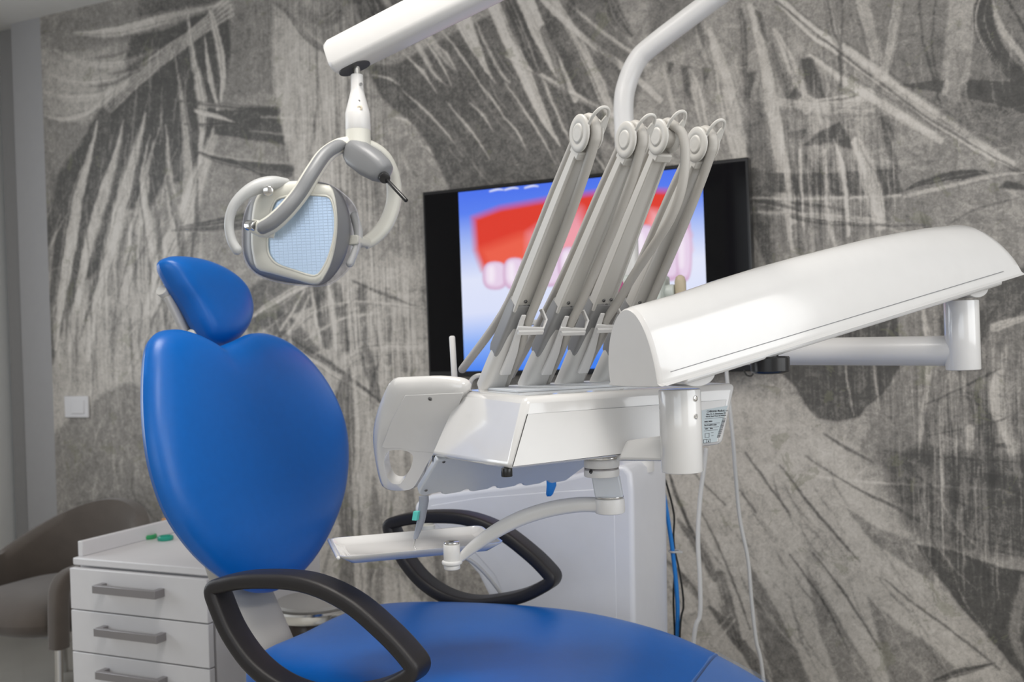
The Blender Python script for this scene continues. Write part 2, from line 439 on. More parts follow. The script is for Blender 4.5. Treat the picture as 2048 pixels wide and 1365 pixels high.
L(.4, (120, 430, 2), (104, 500, 8), (96, 600, 4)); L(.35, (275, 160, 1), (268, 230, 4), (262, 300, 1)); L(.35, (325, 160, 1), (322, 230, 4), (320, 290, 1))
D(.5, (330, 330, 2), (344, 400, 12), (362, 470, 16), (372, 560, 2)); D(.5, (395, 360, 3), (392, 440, 10), (380, 540, 3)); D(.45, (378, 540, 2), (366, 580, 12), (350, 640, 4))
D(.45, (225, 420, 3), (205, 500, 14), (182, 600, 8), (160, 680, 2)); D(.5, (275, 430, 2), (262, 500, 8), (240, 580, 2)); D(.4, (315, 430, 2), (322, 520, 12), (332, 640, 8), (340, 730, 2))
for q in range(26):
    x = 96 + q * 13 + random.uniform(-5, 5); y = random.uniform(420, 640)
    (D if q % 3 else L)(.35, (x, y, 2), (x - 4, y + 60, random.uniform(3, 9)), (x - 2, y + random.uniform(110, 200), 1), soft=2)
# horizontals right of the crown
D(.8, (352, 200, 2), (400, 208, 8), (480, 216, 12), (555, 222, 16))
DP(.75, (430, 222), (554, 214), (571, 290), (500, 280), (428, 268), soft=2)
L(.85, (392, 222, 8), (430, 232, 10), (470, 244, 1)); D(.7, (370, 248, 2), (420, 250, 8), (470, 248, 8))
D(.8, (392, 303, 2), (440, 320, 12), (500, 330, 14), (580, 338, 16)); D(.65, (470, 322, 3), (520, 345, 12), (580, 350, 10))
D(.8, (345, 461, 2), (385, 456, 16), (440, 450, 26), (500, 440, 34)); 
LP(.5, (548, 10), (610, 60), (690, 110), (690, 380), (600, 380), (572, 290), (556, 215), (545, 150), soft=5)
L(.6, (522, 234, 2), (570, 236, 4), (640, 240, 3)); L(.5, (500, 262, 1), (560, 268, 4), (610, 272, 2))
D(.4, (572, 20, 6), (610, 70, 14), (660, 110, 10)); D(.35, (632, 60, 3), (634, 200, 6), (622, 300, 10), (618, 380, 6)); D(.3, (690, 0, 40), (650, 40, 30), (600, 20, 10), soft=6)
# lower left
DP(.38, (96, 880), (150, 830), (200, 790), (250, 766), (310, 775), (330, 900), (350, 1060), (110, 1040), soft=5)
L(.4, (300, 660, 5), (270, 720, 10), (250, 760, 3)); D(.35, (262, 640, 5), (265, 730, 4), (270, 800, 2)); D(.35, (190, 700, 3), (186, 760, 4), (184, 800, 1))
D(.4, (150, 1010, 3), (210, 1000, 5), (280, 1010, 6), (330, 1060, 3))
# leaf behind lamp and middle
DP(.62, (470, 600), (520, 560), (600, 550), (660, 560), (655, 600), (560, 640), (500, 670), soft=3)
DP(.6, (500, 640), (560, 620), (590, 640), (640, 700), (620, 715), (560, 680), soft=3)
L(.8, (496, 640, 4), (540, 610, 10), (600, 575, 12), (680, 540, 8)); L(.7, (540, 690, 3), (575, 640, 5), (610, 580, 3)); L(.7, (548, 700, 2), (588, 650, 4), (620, 590, 2))
D(.7, (560, 668, 12), (620, 705, 16), (680, 745, 14), (760, 805, 12)); L(.85, (570, 690, 4), (640, 730, 6), (700, 768, 7), (770, 816, 4))
D(.6, (700, 560, 4), (770, 590, 6), (850, 620, 3))
D(.6, (632, 575, 20), (645, 630, 26), (655, 690, 20)); D(.6, (672, 575, 22), (684, 640, 20), (692, 700, 14)); D(.45, (722, 580, 16), (728, 640, 14), (730, 700, 8)); D(.5, (775, 580, 10), (776, 650, 14), (776, 725, 14)); D(.35, (810, 640, 10), (812, 740, 12))
L(.7, (590, 660, 3), (640, 620, 7), (720, 606, 8), (850, 618, 4)); L(.7, (610, 680, 3), (680, 640, 5), (760, 625, 4)); L(.6, (690, 720, 20), (740, 700, 20), (840, 695, 16), soft=5)
L(.7, (656, 560, 4), (664, 630, 7), (672, 700, 3)); L(.7, (622, 570, 4), (634, 650, 6), (645, 700, 3)); L(.6, (700, 560, 4), (706, 640, 8), (712, 700, 10))
D(.55, (700, 735, 4), (688, 800, 40), (692, 920, 42), (700, 1080, 40), (690, 1220, 30), soft=3)
L(.6, (708, 740, 8), (716, 860, 12), (712, 1000, 10), (716, 1200, 14)); D(.4, (748, 960, 10), (752, 1080, 30), (748, 1260, 34), soft=4); D(.4, (810, 860, 8), (820, 980, 20), (830, 1150, 24), soft=4)
D(.45, (730, 700, 20), (740, 740, 26), (760, 800, 4)); D(.4, (800, 1130, 20), (850, 1190, 30), (900, 1260, 20), soft=4); D(.4, (870, 1040, 12), (880, 1140, 20), (900, 1240, 10))
# field above the television
DP(.66, (728, 130), (790, 130), (880, 80), (1000, 20), (1040, -40), (1080, -40), (1120, 80), (1180, 200), (1215, 360), (900, 380), (862, 300), (828, 250), (766, 200), soft=3)
DP(.5, (1080, -60), (1180, -60), (1290, 150), (1240, 300), (1180, 260), (1130, 140), soft=5)
DP(.55, (690, -40), (860, -40), (800, 30), (730, 60), soft=4); D(.75, (735, -20, 24), (765, 40, 24), (790, 60, 10)); L(.5, (760, -20, 10), (790, 30, 12))
L(.8, (918, 20, 34), (944, 80, 26), (966, 125, 12), (990, 166, 1)); L(.8, (985, -10, 34), (1012, 60, 32), (1050, 150, 26), (1085, 230, 18), (1120, 292, 1))
L(.8, (1040, -30, 34), (1076, 60, 32), (1112, 130, 26), (1150, 200, 12)); L(.55, (950, 40, 3), (972, 90, 6), (1004, 150, 6), (1020, 165, 2))
L(.6, (1100, -10, 20), (1160, 90, 18), (1210, 200, 24), (1230, 280, 10)); L(.55, (1050, 60, 3), (1070, 120, 7), (1120, 240, 5), (1150, 300, 2))
L(.7, (1012, 112, 4), (1080, 150, 10), (1160, 196, 12), (1260, 250, 8)); L(.7, (1085, 0, 10), (1160, 70, 14), (1240, 130, 14), (1320, 200, 12)); L(.5, (1120, -10, 6), (1200, 60, 8), (1300, 130, 8))
for a, b, c, d in ((806, 181, 911, 289), (892, 203, 981, 320), (939, 206, 987, 262), (1009, 234, 1053, 300), (1010, 165, 1112, 328), (806, 106, 874, 186), (850, 80, 903, 172), (881, 58, 976, 196), (875, 90, 912, 140), (745, 150, 800, 170), (790, 235, 826, 252), (830, 130, 856, 156), (842, 292, 866, 310), (960, 170, 1010, 240), (1180, 300, 1225, 372)):
    L(.7, (a, b, 1.5), ((a + c) / 2 + 3, (b + d) / 2 - 3, 5), (c, d, 1), soft=1.6)
L(.65, (836, 92, 12), (870, 150, 8), (900, 175, 1)); L(.6, (856, 70, 12), (890, 120, 9), (912, 142, 1))
D(.75, (1005, -20, 26), (1040, 60, 34), (1075, 140, 20)); D(.6, (1090, 60, 20), (1120, 150, 14), (1150, 250, 18)); D(.65, (1215, -10, 26), (1236, 40, 30), (1262, 70, 8)); D(.5, (1175, 70, 10), (1215, 110, 24), (1240, 150, 8))
D(.5, (1130, -20, 16), (1145, 20, 16)); D(.4, (1180, 170, 10), (1200, 230, 16), (1225, 290, 6))
# right of the lamp post
DP(.42, (1300, -50), (1420, -50), (1400, 60), (1300, 140), soft=8)
DP(.75, (1326, 124), (1348, 126), (1335, 168)); DP(.65, (1362, 130), (1385, 134), (1382, 205), (1368, 180)); DP(.65, (1404, 134), (1420, 136), (1408, 178)); D(.5, (1396, 40, 10), (1405, 80, 12), (1400, 110, 4))
D(.5, (1430, 130, 10), (1450, 190, 18), (1460, 260, 10)); D(.6, (1480, 20, 10), (1488, 70, 14), (1492, 200, 6)); DP(.75, (1495, 146), (1513, 143), (1497, 206)); D(.6, (1515, 30, 16), (1524, 60, 14), (1534, 80, 4))
DP(.45, (1495, 205), (1530, 205), (1545, 330), (1545, 470), (1500, 480), (1494, 320), soft=3)
L(.6, (1420, 60, 10), (1448, 160, 30), (1468, 260, 38), (1488, 340, 20)); L(.6, (1500, 10, 10), (1530, 130, 22), (1552, 260, 26), (1580, 420, 26), (1588, 500, 14)); L(.6, (1380, 140, 8), (1395, 190, 20), (1410, 260, 14))
L(.5, (1330, 130, 10), (1350, 220, 16), (1368, 300, 8)); L(.6, (1550, 60, 10), (1590, 150, 22), (1612, 220, 16)); D(.6, (1545, 90, 8), (1565, 150, 18), (1590, 220, 8)); 
DP(.82, (1603, 118), (1624, 113), (1638, 150), (1651, 196), (1624, 200), (1612, 170), soft=2); DP(.75, (1574, 202), (1590, 170), (1604, 192), (1598, 203), soft=2)
DP(.8, (1604, 292), (1630, 268), (1680, 243), (1712, 300), (1660, 288), soft=2); DP(.5, (1574, 265), (1614, 258), (1604, 280), (1576, 276))
L(.75, (1608, 190, 8), (1640, 205, 14), (1700, 200, 26), (1740, 185, 16), soft=3); L(.6, (1560, 205, 20), (1640, 215, 20), (1740, 220, 16), soft=5)
L(.8, (1540, -20, 14), (1620, 60, 22), (1700, 112, 26), (1800, 185, 26), (1900, 255, 28), (2020, 330, 20)); L(.75, (1620, 110, 6), (1700, 170, 20), (1790, 225, 22), (1880, 280, 16)); D(.75, (1550, 0, 4), (1680, 105, 4), (1760, 165, 5), (1850, 232, 4), (1980, 310, 3), (2060, 350, 3), soft=1.5)
L(.4, (1720, -20, 30), (1745, 80, 26), (1760, 150, 30)); L(.4, (1800, -20, 20), (1780, 100, 20), (1770, 150, 10)); D(.6, (1650, -20, 10), (1662, 60, 12), (1680, 100, 10), (1682, 180, 3)); D(.6, (1685, -20, 5), (1684, 60, 4), (1678, 120, 2))
D(.65, (1838, -10, 4), (1846, 80, 4), (1866, 150, 6), (1882, 215, 2)); D(.65, (1872, -10, 3), (1864, 90, 4), (1878, 170, 4)); LP(.35, (1900, -10), (1955, -10), (1940, 150), (1910, 210), (1880, 180), soft=3)
D(.95, (1980, -30, 34), (1966, 40, 40), (1990, 100, 36), (2050, 170, 30)); L(.5, (1985, 0, 4), (2005, 60, 14), (2060, 130, 10)); D(.8, (2010, -10, 5), (2050, 60, 6))
DP(.8, (1800, 170), (1860, 162), (1890, 160), (1884, 185), (1840, 180), soft=2); DP(.9, (1938, 160), (2080, 165), (2080, 235), (1990, 208), (1932, 196), soft=2)
D(.3, (1900, 240, 60), (1980, 250, 80), (2030, 280, 60), soft=12)
DP(.72, (1535, 345), (1600, 347), (1680, 345), (1790, 337), (1806, 385), (1760, 396), (1640, 390), (1540, 384), soft=2)
D(.6, (1762, 230, 6), (1775, 270, 26), (1782, 285, 4)); D(.5, (1765, 240, 6), (1780, 300, 22), (1795, 340, 16))
L(.8, (1668, 280, 3), (1684, 330, 10), (1694, 400, 12), (1698, 470, 8)); L(.75, (1712, 285, 20), (1734, 340, 34), (1750, 400, 34), (1760, 450, 24)); L(.8, (1600, 300, 4), (1602, 380, 6), (1606, 450, 3)); L(.7, (1650, 300, 3), (1655, 400, 5), (1660, 450, 2)); L(.6, (1575, 345, 16), (1582, 400, 14), (1584, 460, 12))
D(.9, (1812, 380, 2), (1850, 366, 14), (1920, 350, 20), (1982, 344, 2)); DP(.9, (1996, 376), (2014, 362), (2070, 375), (2060, 382)); D(.8, (1994, 324, 2), (2020, 338, 5), (2060, 352, 6)); L(.6, (1812, 392, 8), (1900, 372, 8), (1990, 352, 6), (2060, 345, 4))
D(.7, (1583, 406, 5), (1640, 412, 6), (1690, 420, 2)); D(.75, (1585, 432, 10), (1640, 444, 10), (1740, 450, 6), (1860, 450, 2)); D(.6, (1500, 400, 8), (1560, 410, 8), (1610, 425, 4)); L(.7, (1500, 395, 4), (1600, 398, 5), (1800, 392, 4)); L(.6, (1500, 425, 4), (1600, 428, 8), (1760, 440, 6))
D(.6, (1500, 420, 20), (1530, 480, 30), (1545, 540, 20)); D(.5, (1590, 455, 16), (1600, 500, 20)); D(.55, (1840, 400, 6), (1850, 440, 16), (1860, 470, 16)); D(.5, (1895, 450, 2), (1950, 420, 3), (2040, 395, 3), soft=1.5)
for q in range(30):
    x = 1585 + q * 7 + random.uniform(-3, 3); y = random.uniform(270, 400)
    (L if q % 2 else D)(.45, (x, y, 1), (x + 2, y + 50, 2.5), (x + 4, y + random.uniform(70, 150), 1), soft=1.2)
# below the spring arm
DP(.80, (1535, 715), (1560, 745), (1589, 772), (1610, 810), (1636, 838), (1676, 843), (1720, 834), (1735, 812), (1756, 797), (1780, 770), (1800, 730), (1790, 560), (1600, 600), soft=2)
L(.8, (1688, 690, 1), (1694, 760, 3), (1708, 832, 1)); L(.8, (1745, 690, 1), (1752, 770, 3), (1760, 820, 1)); L(.6, (1840, 600, 6), (1858, 700, 14), (1850, 800, 10), (1838, 900, 4)); 
DP(.55, (1888, 560), (1960, 620), (1990, 560), (2080, 520), (2080, 600), (1990, 665), (1930, 700), (1880, 700), soft=4); L(.6, (1990, 655, 20), (2030, 642, 12), (2070, 630, 4)); L(.4, (2010, 700, 6), (1990, 800, 30), (2030, 900, 20), soft=5)
D(.75, (1850, 810, 2), (1920, 778, 4), (1998, 738, 4), soft=1.5); D(.75, (1855, 872, 2), (1930, 858, 3), (2010, 838, 4), soft=1.5); D(.8, (1968, 655, 2), (1985, 625, 4), (2005, 600, 2))
D(.5, (1915, 790, 12), (1950, 800, 24), (1960, 900, 20), soft=5); D(.5, (1960, 800, 3), (1985, 860, 26), (1965, 950, 18), soft=4)
DP(.8, (1983, 893), (2010, 884), (2022, 892), (2018, 898)); DP(.85, (1932, 945), (2000, 948), (2060, 960), (2060, 1000), (2010, 980), (1975, 965))
L(.6, (1940, 860, 20), (1930, 980, 18), (1914, 1060, 8)); L(.5, (2010, 870, 10), (2040, 960, 16), (2060, 1010, 12))
L(.7, (1620, 952, 3), (1740, 965, 3), (1860, 972, 4), (2000, 980, 4)); L(.6, (2000, 980, 4), (2050, 998, 3))
# lower right fan
for pts in (((1490, 905, 2), (1530, 960, 4), (1580, 1030, 2)), ((1560, 930, 2), (1620, 1010, 5), (1680, 1080, 4), (1720, 1125, 2)), ((1648, 868, 2), (1690, 895, 6), (1745, 925, 2)), ((1610, 912, 2), (1700, 970, 3), (1790, 1015, 6), (1880, 1060, 5), (2060, 1105, 5)),
            ((1810, 935, 3), (1880, 985, 6), (1965, 1030, 3)), ((1770, 902, 3), (1850, 912, 4), (1990, 922, 3), (2060, 926, 2)), ((1480, 980, 2), (1512, 1025, 3)), ((1580, 1110, 2), (1650, 1210, 4), (1700, 1310, 2)), ((1770, 1160, 2), (1830, 1210, 4), (1900, 1260, 4), (2000, 1340, 3)),
            ((1400, 1020, 2), (1440, 1100, 3), (1480, 1200, 4), (1500, 1260, 2)), ((1625, 1105, 2), (1690, 1190, 4), (1760, 1300, 3)), ((1960, 1060, 2), (2060, 1090, 4)), ((1340, 950, 3), (1352, 990, 8), (1400, 1100, 4)), ((1980, 1100, 2), (2050, 1115, 3)), ((1380, 940, 2), (1450, 1010, 3))):
    D(.75, *pts, soft=1.5)
D(.62, (1356, 1040, 6), (1400, 1100, 20), (1430, 1160, 10)); D(.6, (1330, 1120, 4), (1370, 1160, 14), (1400, 1200, 6)); D(.65, (1420, 1215, 6), (1450, 1250, 16), (1510, 1330, 20), (1540, 1400, 20)); D(.5, (1440, 1150, 20), (1460, 1230, 24), (1480, 1290, 10), soft=3)
DP(.5, (1495, 1120), (1530, 1180), (1570, 1250), (1620, 1365), (1660, 1420), (1560, 1420), (1520, 1270), soft=3); DP(.35, (1610, 1130), (1660, 1210), (1740, 1340), (1760, 1420), (1700, 1420), (1640, 1270), soft=3)
DP(.42, (1735, 1195), (1800, 1250), (1860, 1290), (1910, 1335), (1870, 1420), (1790, 1420), (1760, 1290), soft=3); D(.85, (1870, 1362, 8), (1920, 1345, 16), (1990, 1328, 4))
DP(.36, (1692, 1016), (1760, 1058), (1815, 1078), (1866, 1140), (1872, 1170), (1810, 1130), (1740, 1080), soft=2)
DP(.55, (1790, 1000), (1760, 900), (1830, 890), (2080, 920), (2080, 1130), (1900, 1100), (1820, 1060), soft=12)
DP(.95, (1832, 1090), (1900, 1100), (2000, 1135), (2080, 1150), (2080, 1420), (2040, 1350), (1990, 1290), (1930, 1225), (1880, 1160), (1850, 1120), soft=2); L(.35, (2050, 1160, 20), (2030, 1260, 26), (2050, 1330, 10), soft=5)
L(.5, (1400, 1330, 3), (1470, 1240, 4)); L(.5, (1390, 1310, 3), (1460, 1230, 3))
for q in range(44):
    x = 1880 + random.uniform(-60, 170); y = random.uniform(680, 1080)
    L(.45, (x, y, 1), (x + 1, y + 50, 2.2), (x + 3, y + random.uniform(70, 150), 1), soft=1.2)
# fine brush marks following the leaves
def field(n, x0, y0, x1, y1, ang, spread, l0, l1, k, wmax=3.5, bias=.5):
    for q in range(n):
        x = random.uniform(x0, x1); y = random.uniform(y0, y1); a = math.radians(ang + random.gauss(0, spread)); ll = random.uniform(l0, l1)
        dx, dy = math.cos(a) * ll, math.sin(a) * ll; bx, by = -dy * .06, dx * .06
        cv.stroke([(x, y, .6), (x + dx * .5 + bx, y + dy * .5 + by, random.uniform(1.5, wmax)), (x + dx, y + dy, .6)], 1.0 if random.random() < bias else -1.0, .72 * k * random.uniform(.4, 1), 1.3, 4)
field(120, 1300, 930, 1900, 1340, 58, 7, 50, 190, .5, 6, .45)
field(90, 100, 330, 420, 640, 103, 9, 50, 200, .5, 7, .5)
field(70, 200, 60, 440, 330, 96, 10, 50, 150, .45, 5, .45)
field(70, 780, 40, 1220, 330, 58, 6, 40, 150, .45, 4, .65)
field(120, 1300, 20, 1700, 430, 78, 10, 50, 170, .45, 8, .5)
field(60, 1650, 20, 2040, 300, 84, 10, 60, 170, .35, 7, .5)
field(60, 1650, 200, 2040, 460, 12, 18, 50, 160, .35, 6, .5)
field(90, 470, 540, 850, 780, 85, 8, 50, 160, .45, 7, .5)
field(50, 470, 540, 850, 760, -20, 16, 60, 160, .45, 5, .6)
field(70, 640, 800, 900, 1220, 90, 5, 70, 220, .45, 9, .5)
field(90, 1760, 560, 2040, 1100, 90, 5, 60, 200, .35, 5, .55)
field(60, 90, 640, 330, 980, 95, 12, 40, 140, .3, 7, .4)
#MURAL_END
# leaves in the part of the wall outside the photograph
for q in range(14):
    x = 2120 + random.uniform(0, 300); y = random.uniform(-100, 1300)
    D(.6, (x, y, 2), (x + 40, y + 120, 34), (x + 60, y + 260, 3)); L(.6, (x + 50, y, 2), (x + 70, y + 110, 18), (x + 110, y + 230, 3))
aMR = ARR
nu, nv = 1500, 820
me, co = grid_mesh('wall_back', AB(aML, BW, 0), A3 * (aMR - aML), Z3 * CEIL, nu, nv)
qx, qy = proj_np(co)
wx = 1.8 * np.sin(qy * .11 + 1.3 * np.sin(qx * .05)) + 1.1 * np.sin(qy * .31 + qx * .17); wy = 1.8 * np.sin(qx * .10 + 1.7 * np.sin(qy * .06)) + 1.1 * np.sin(qx * .27 - qy * .21)
ink = cv.sample(qx + .3 * wx, qy + .3 * wy)[:, 0]
strk = np.zeros(len(ink))
def blob(cx, cy, rx, ry, k): return k * np.exp(-((qx - cx) / rx) ** 2 - ((qy - cy) / ry) ** 2)
strk = blob(680, 250, 110, 260, 1) + blob(760, 650, 130, 200, 1) + blob(1640, 360, 130, 160, 1) + blob(1950, 880, 160, 260, .9) + blob(1680, 700, 150, 120, .6) + blob(230, 560, 150, 250, .5) + blob(560, 40, 60, 80, .4)
at = me.attributes.new('ink', 'FLOAT', 'POINT'); at.data.foreach_set('value', ink.astype(np.float32))
at = me.attributes.new('streak', 'FLOAT', 'POINT'); at.data.foreach_set('value', np.clip(strk, 0, 1).astype(np.float32))
wo = bpy.data.objects.new('wall_back', me); COL.objects.link(wo); wo['kind'] = 'structure'
m = bpy.data.materials.new('palm_mural_wallpaper'); m.use_nodes = True; nt = m.node_tree; bs = nt.nodes['Principled BSDF']
N = nt.nodes.new; Lk = nt.links.new
def math_(op, a, b, clamp=False):
    n = N('ShaderNodeMath'); n.operation = op; n.use_clamp = clamp
    for i, x in enumerate((a, b)):
        if isinstance(x, (int, float)): n.inputs[i].default_value = x
        elif x is not None: Lk(x, n.inputs[i])
    return n.outputs[0]
def noise(vec, scale, detail=4, rough=0.6, dist=0.0):
    n = N('ShaderNodeTexNoise'); n.inputs['Scale'].default_value = scale; n.inputs['Detail'].default_value = detail; n.inputs['Roughness'].default_value = rough; n.inputs['Distortion'].default_value = dist
    Lk(vec, n.inputs['Vector']); return n.outputs['Fac']
tc = N('ShaderNodeTexCoord').outputs['Object']
ai = N('ShaderNodeAttribute'); ai.attribute_name = 'ink'
asx = N('ShaderNodeAttribute'); asx.attribute_name = 'streak'
mp = N('ShaderNodeMapping'); mp.inputs['Scale'].default_value = (1, 1, 0.05); Lk(tc, mp.inputs['Vector'])
n_st = noise(mp.outputs[0], 70, 3, 0.6)
n_st2 = noise(mp.outputs[0], 160, 2, 0.5)
n_big = noise(tc, 2.2, 5, 0.6, 0.4)
n_mid = noise(tc, 26, 6, 0.7, 0.8)
n_fin = noise(tc, 90, 4, 0.7, 1.2)
n_wrm = noise(tc, 38, 3, 0.55, 2.5)
c = lambda x: math_('SUBTRACT', x, 0.5)
v = math_('MULTIPLY', ai.outputs['Fac'], 0.40)
v = math_('ADD', v, 0.635)
v = math_('ADD', v, math_('MULTIPLY', c(n_big), 0.32))
v = math_('ADD', v, math_('MULTIPLY', c(n_mid), 0.55))
v = math_('ADD', v, math_('MULTIPLY', c(n_fin), 0.52))
pit = math_('MULTIPLY', math_('GREATER_THAN', n_wrm, 0.62), -0.10)
v = math_('ADD', v, math_('MULTIPLY', pit, n_mid))
stt = math_('ADD', math_('MULTIPLY', c(n_st), 0.85), math_('MULTIPLY', c(n_st2), 0.5))
v = math_('ADD', v, math_('MULTIPLY', stt, math_('ADD', asx.outputs['Fac'], 0.07)))
rp = N('ShaderNodeValToRGB'); Lk(v, rp.inputs['Fac'])
e = rp.color_ramp.elements
e[0].position = 0.08; e[0].color = (0.052, 0.049, 0.046, 1)
e[1].position = 1.0; e[1].color = (0.68, 0.64, 0.59, 1)
for p_, c_ in ((0.32, (0.098, 0.093, 0.086, 1)), (0.58, (0.28, 0.262, 0.240, 1)), (0.80, (0.52, 0.485, 0.44, 1))):
    x = rp.color_ramp.elements.new(p_); x.color = c_
ol = N('ShaderNodeMix'); ol.data_type = 'RGBA'; ol.inputs[7].default_value = (0.20, 0.20, 0.13, 1)
gr = math_('MULTIPLY', math_('GREATER_THAN', noise(tc, 9, 5, 0.7, 0.6), 0.62), 0.35)
Lk(gr, ol.inputs[0]); Lk(rp.outputs[0], ol.inputs[6])
Lk(ol.outputs[2], bs.inputs['Base Color']); bs.inputs['Roughness'].default_value = 0.55
bp = N('ShaderNodeBump'); bp.inputs['Strength'].default_value = 0.25; bp.inputs['Distance'].default_value = 0.002
Lk(n_fin, bp.inputs['Height']); Lk(bp.outputs[0], bs.inputs['Normal'])
me.materials.append(m)

# light switch on the mural
c0 = onb(156, 814, BW)
t = thing('light_switch', c0, 'white double light switch low on the mural wall beside the grey corner', 'light switch')
mb = MB(); mb.box(c0 - B3 * .005, (A3, B3, Z3), (.062, .0045, .041)); obj('switch_plate', mb, WHITE_MATT, t, bevel=.003)
mb = MB(); mb.box(c0 + A3 * .012 - B3 * .011, (A3, B3, Z3), (.032, .003, .026)); obj('rocker', mb, WHITE_MATT, t, bevel=.002)

# ================================================================ TELEVISION
BT = BW - 0.075
tl, tr, bl, br = [onb(x, y, BT) for x, y in ((844, 384), (1500, 314), (857, 757), (1507, 742))]
a0 = (a_of(tl) + a_of(bl)) / 2; a1 = (a_of(tr) + a_of(br)) / 2; z0 = bl.z; z1 = (tl.z + tr.z) / 2
z0 = (bl.z + br.z) / 2
t = thing('television', AB((a0 + a1) / 2, BT, z0), 'black wall-mounted flat television showing a picture of teeth and gums', 'television')
mb = MB(); mb.box(AB((a0 + a1) / 2, BT + .022, (z0 + z1) / 2), (A3, B3, Z3), ((a1 - a0) / 2, .02, (z1 - z0) / 2)); obj('casing', mb, BLACK, t, bevel=.003)
mb = MB(); mb.box(AB((a0 + a1) / 2, BT + .057, (z0 + z1) / 2), (A3, B3, Z3), (.16, .016, .12)); obj('wall_bracket', mb, BLACK, t)
PANEL = mat('screen_black_glass', (0.004, 0.004, 0.005), 0.10, ior=1.3)
mb = MB(); mb.box(AB((a0 + a1) / 2, BT + .001, (z0 + z1) / 2 + .004), (A3, B3, Z3), ((a1 - a0) / 2 - .008, .001, (z1 - z0) / 2 - .014)); obj('glass_panel', mb, PANEL, t)
sl = a_of(onb(923, 560, BT)); sr = a_of(onb(1411, 520, BT)); st = onb(917, 378, BT).z - .001; sb = onb(931, 743, BT).z
st = min(st, z1 - .013); sb = max(sb, z0 + .012)
me, co = grid_mesh('screen', AB(sl, BT - .001, sb), A3 * (sr - sl), Z3 * (st - sb), 420, 300)
qx, qy = proj_np(co)
# the picture on the screen: blue backdrop, red gums, pale pink teeth
cs = Canvas(860, 270, 1460, 800, 1.5, [0.75, 0.8, 1.0])
yy = (cs.gy[:, None] - (378 - (cs.gx[None, :] - 917) * 0.095)) / 370.0
tb = np.clip(yy, 0, 1)
stops = [(0, (0.06, 0.16, 0.86)), (.14, (0.10, 0.22, 0.90)), (.30, (0.38, 0.50, 0.93)), (.5, (0.76, 0.80, 0.98)), (.68, (0.72, 0.77, 0.98)), (.84, (0.27, 0.45, 0.95)), (1.0, (0.05, 0.22, 0.90))]
for ch in range(3): cs.a[..., ch] = np.interp(tb, [s_[0] for s_ in stops], [s_[1][ch] for s_ in stops])
fade = np.clip(1 - np.abs(cs.gx[None, :] - 1290) / 170, 0, 1) * np.clip((yy - .22) * 3, 0, 1) * np.clip((0.72 - yy) * 6, 0, 1)
cs.a = cs.a * (1 - 0.5 * fade[..., None]) + np.array([0.92, 0.9, 1.0]) * (0.5 * fade[..., None])
cs.poly([(946, 436), (1000, 416), (1100, 398), (1240, 378), (1340, 382), (1368, 410), (1375, 450), (1300, 480), (1200, 500), (1090, 545), (965, 540), (950, 500)], (0.74, 0.040, 0.02), 1, 9)
cs.poly([(960, 500), (1040, 470), (1150, 450), (1290, 432), (1360, 430), (1378, 470), (1300, 500), (1180, 520), (1090, 545), (975, 538)], (0.90, 0.14, 0.08), .75, 12)
cs.poly([(1060, 470), (1100, 440), (1160, 420), (1180, 470), (1120, 540), (1060, 540)], (0.92, 0.55, 0.70), .55, 16)
cs.poly([(1300, 420), (1370, 430), (1382, 500), (1290, 500)], (0.93, 0.45, 0.50), .8, 10)
TCOL = (0.82, 0.66, 0.84)
for cx_, cy_, rx_, ry_ in ((990, 552, 25, 28), (1030, 548, 24, 32), (1068, 550, 20, 26), (1100, 540, 24, 34), (1140, 530, 24, 36), (1180, 526, 26, 40), (1228, 512, 28, 50), (1290, 505, 26, 56), (1340, 505, 22, 58), (1368, 508, 16, 56)):
    pts = [(cx_ + rx_ * math.copysign(abs(math.cos(q)) ** .75, math.cos(q)), cy_ + ry_ * math.copysign(abs(math.sin(q)) ** .75, math.sin(q))) for q in [k * math.pi / 12 for k in range(24)]]
    cs.poly(pts, (0.66, 0.42, 0.62), 1, 2.5)
    cs.poly([(cx_ + (x - cx_) * .84, cy_ - 2 + (y - cy_) * .88) for x, y in pts], TCOL, 1, 4)
    cs.poly([(cx_ - rx_ * .3 + (x - cx_) * .28, cy_ - ry_ * .1 + (y - cy_) * .6) for x, y in pts], (0.96, 0.88, 0.97), .8, 5)
for dx in (0, 30, 70): cs.stroke([(980 + dx, 383 - dx * .1, 3), (995 + dx, 379 - dx * .1, 4), (1006 + dx, 380 - dx * .1, 2)], (0.9, 0.93, 1.0), .8, 1.5)
cc = cs.sample(qx, qy); col4 = np.concatenate([cc, np.ones((len(cc), 1))], 1).astype(np.float32)
ca = me.color_attributes.new('picture', 'FLOAT_COLOR', 'POINT'); ca.data.foreach_set('color', col4.ravel())
so = bpy.data.objects.new('screen', me); COL.objects.link(so); so.parent = t; so.location = -ORG[t.name]
SCR = bpy.data.materials.new('screen_picture'); SCR.use_nodes = True; nt = SCR.node_tree; b_ = nt.nodes['Principled BSDF']
ac = nt.nodes.new('ShaderNodeAttribute'); ac.attribute_name = 'picture'
nt.links.new(ac.outputs['Color'], b_.inputs['Emission Color']); b_.inputs['Emission Strength'].default_value = 0.95
b_.inputs['Base Color'].default_value = (0.01, 0.01, 0.01, 1); b_.inputs['Roughness'].default_value = 0.15
me.materials.append(SCR)

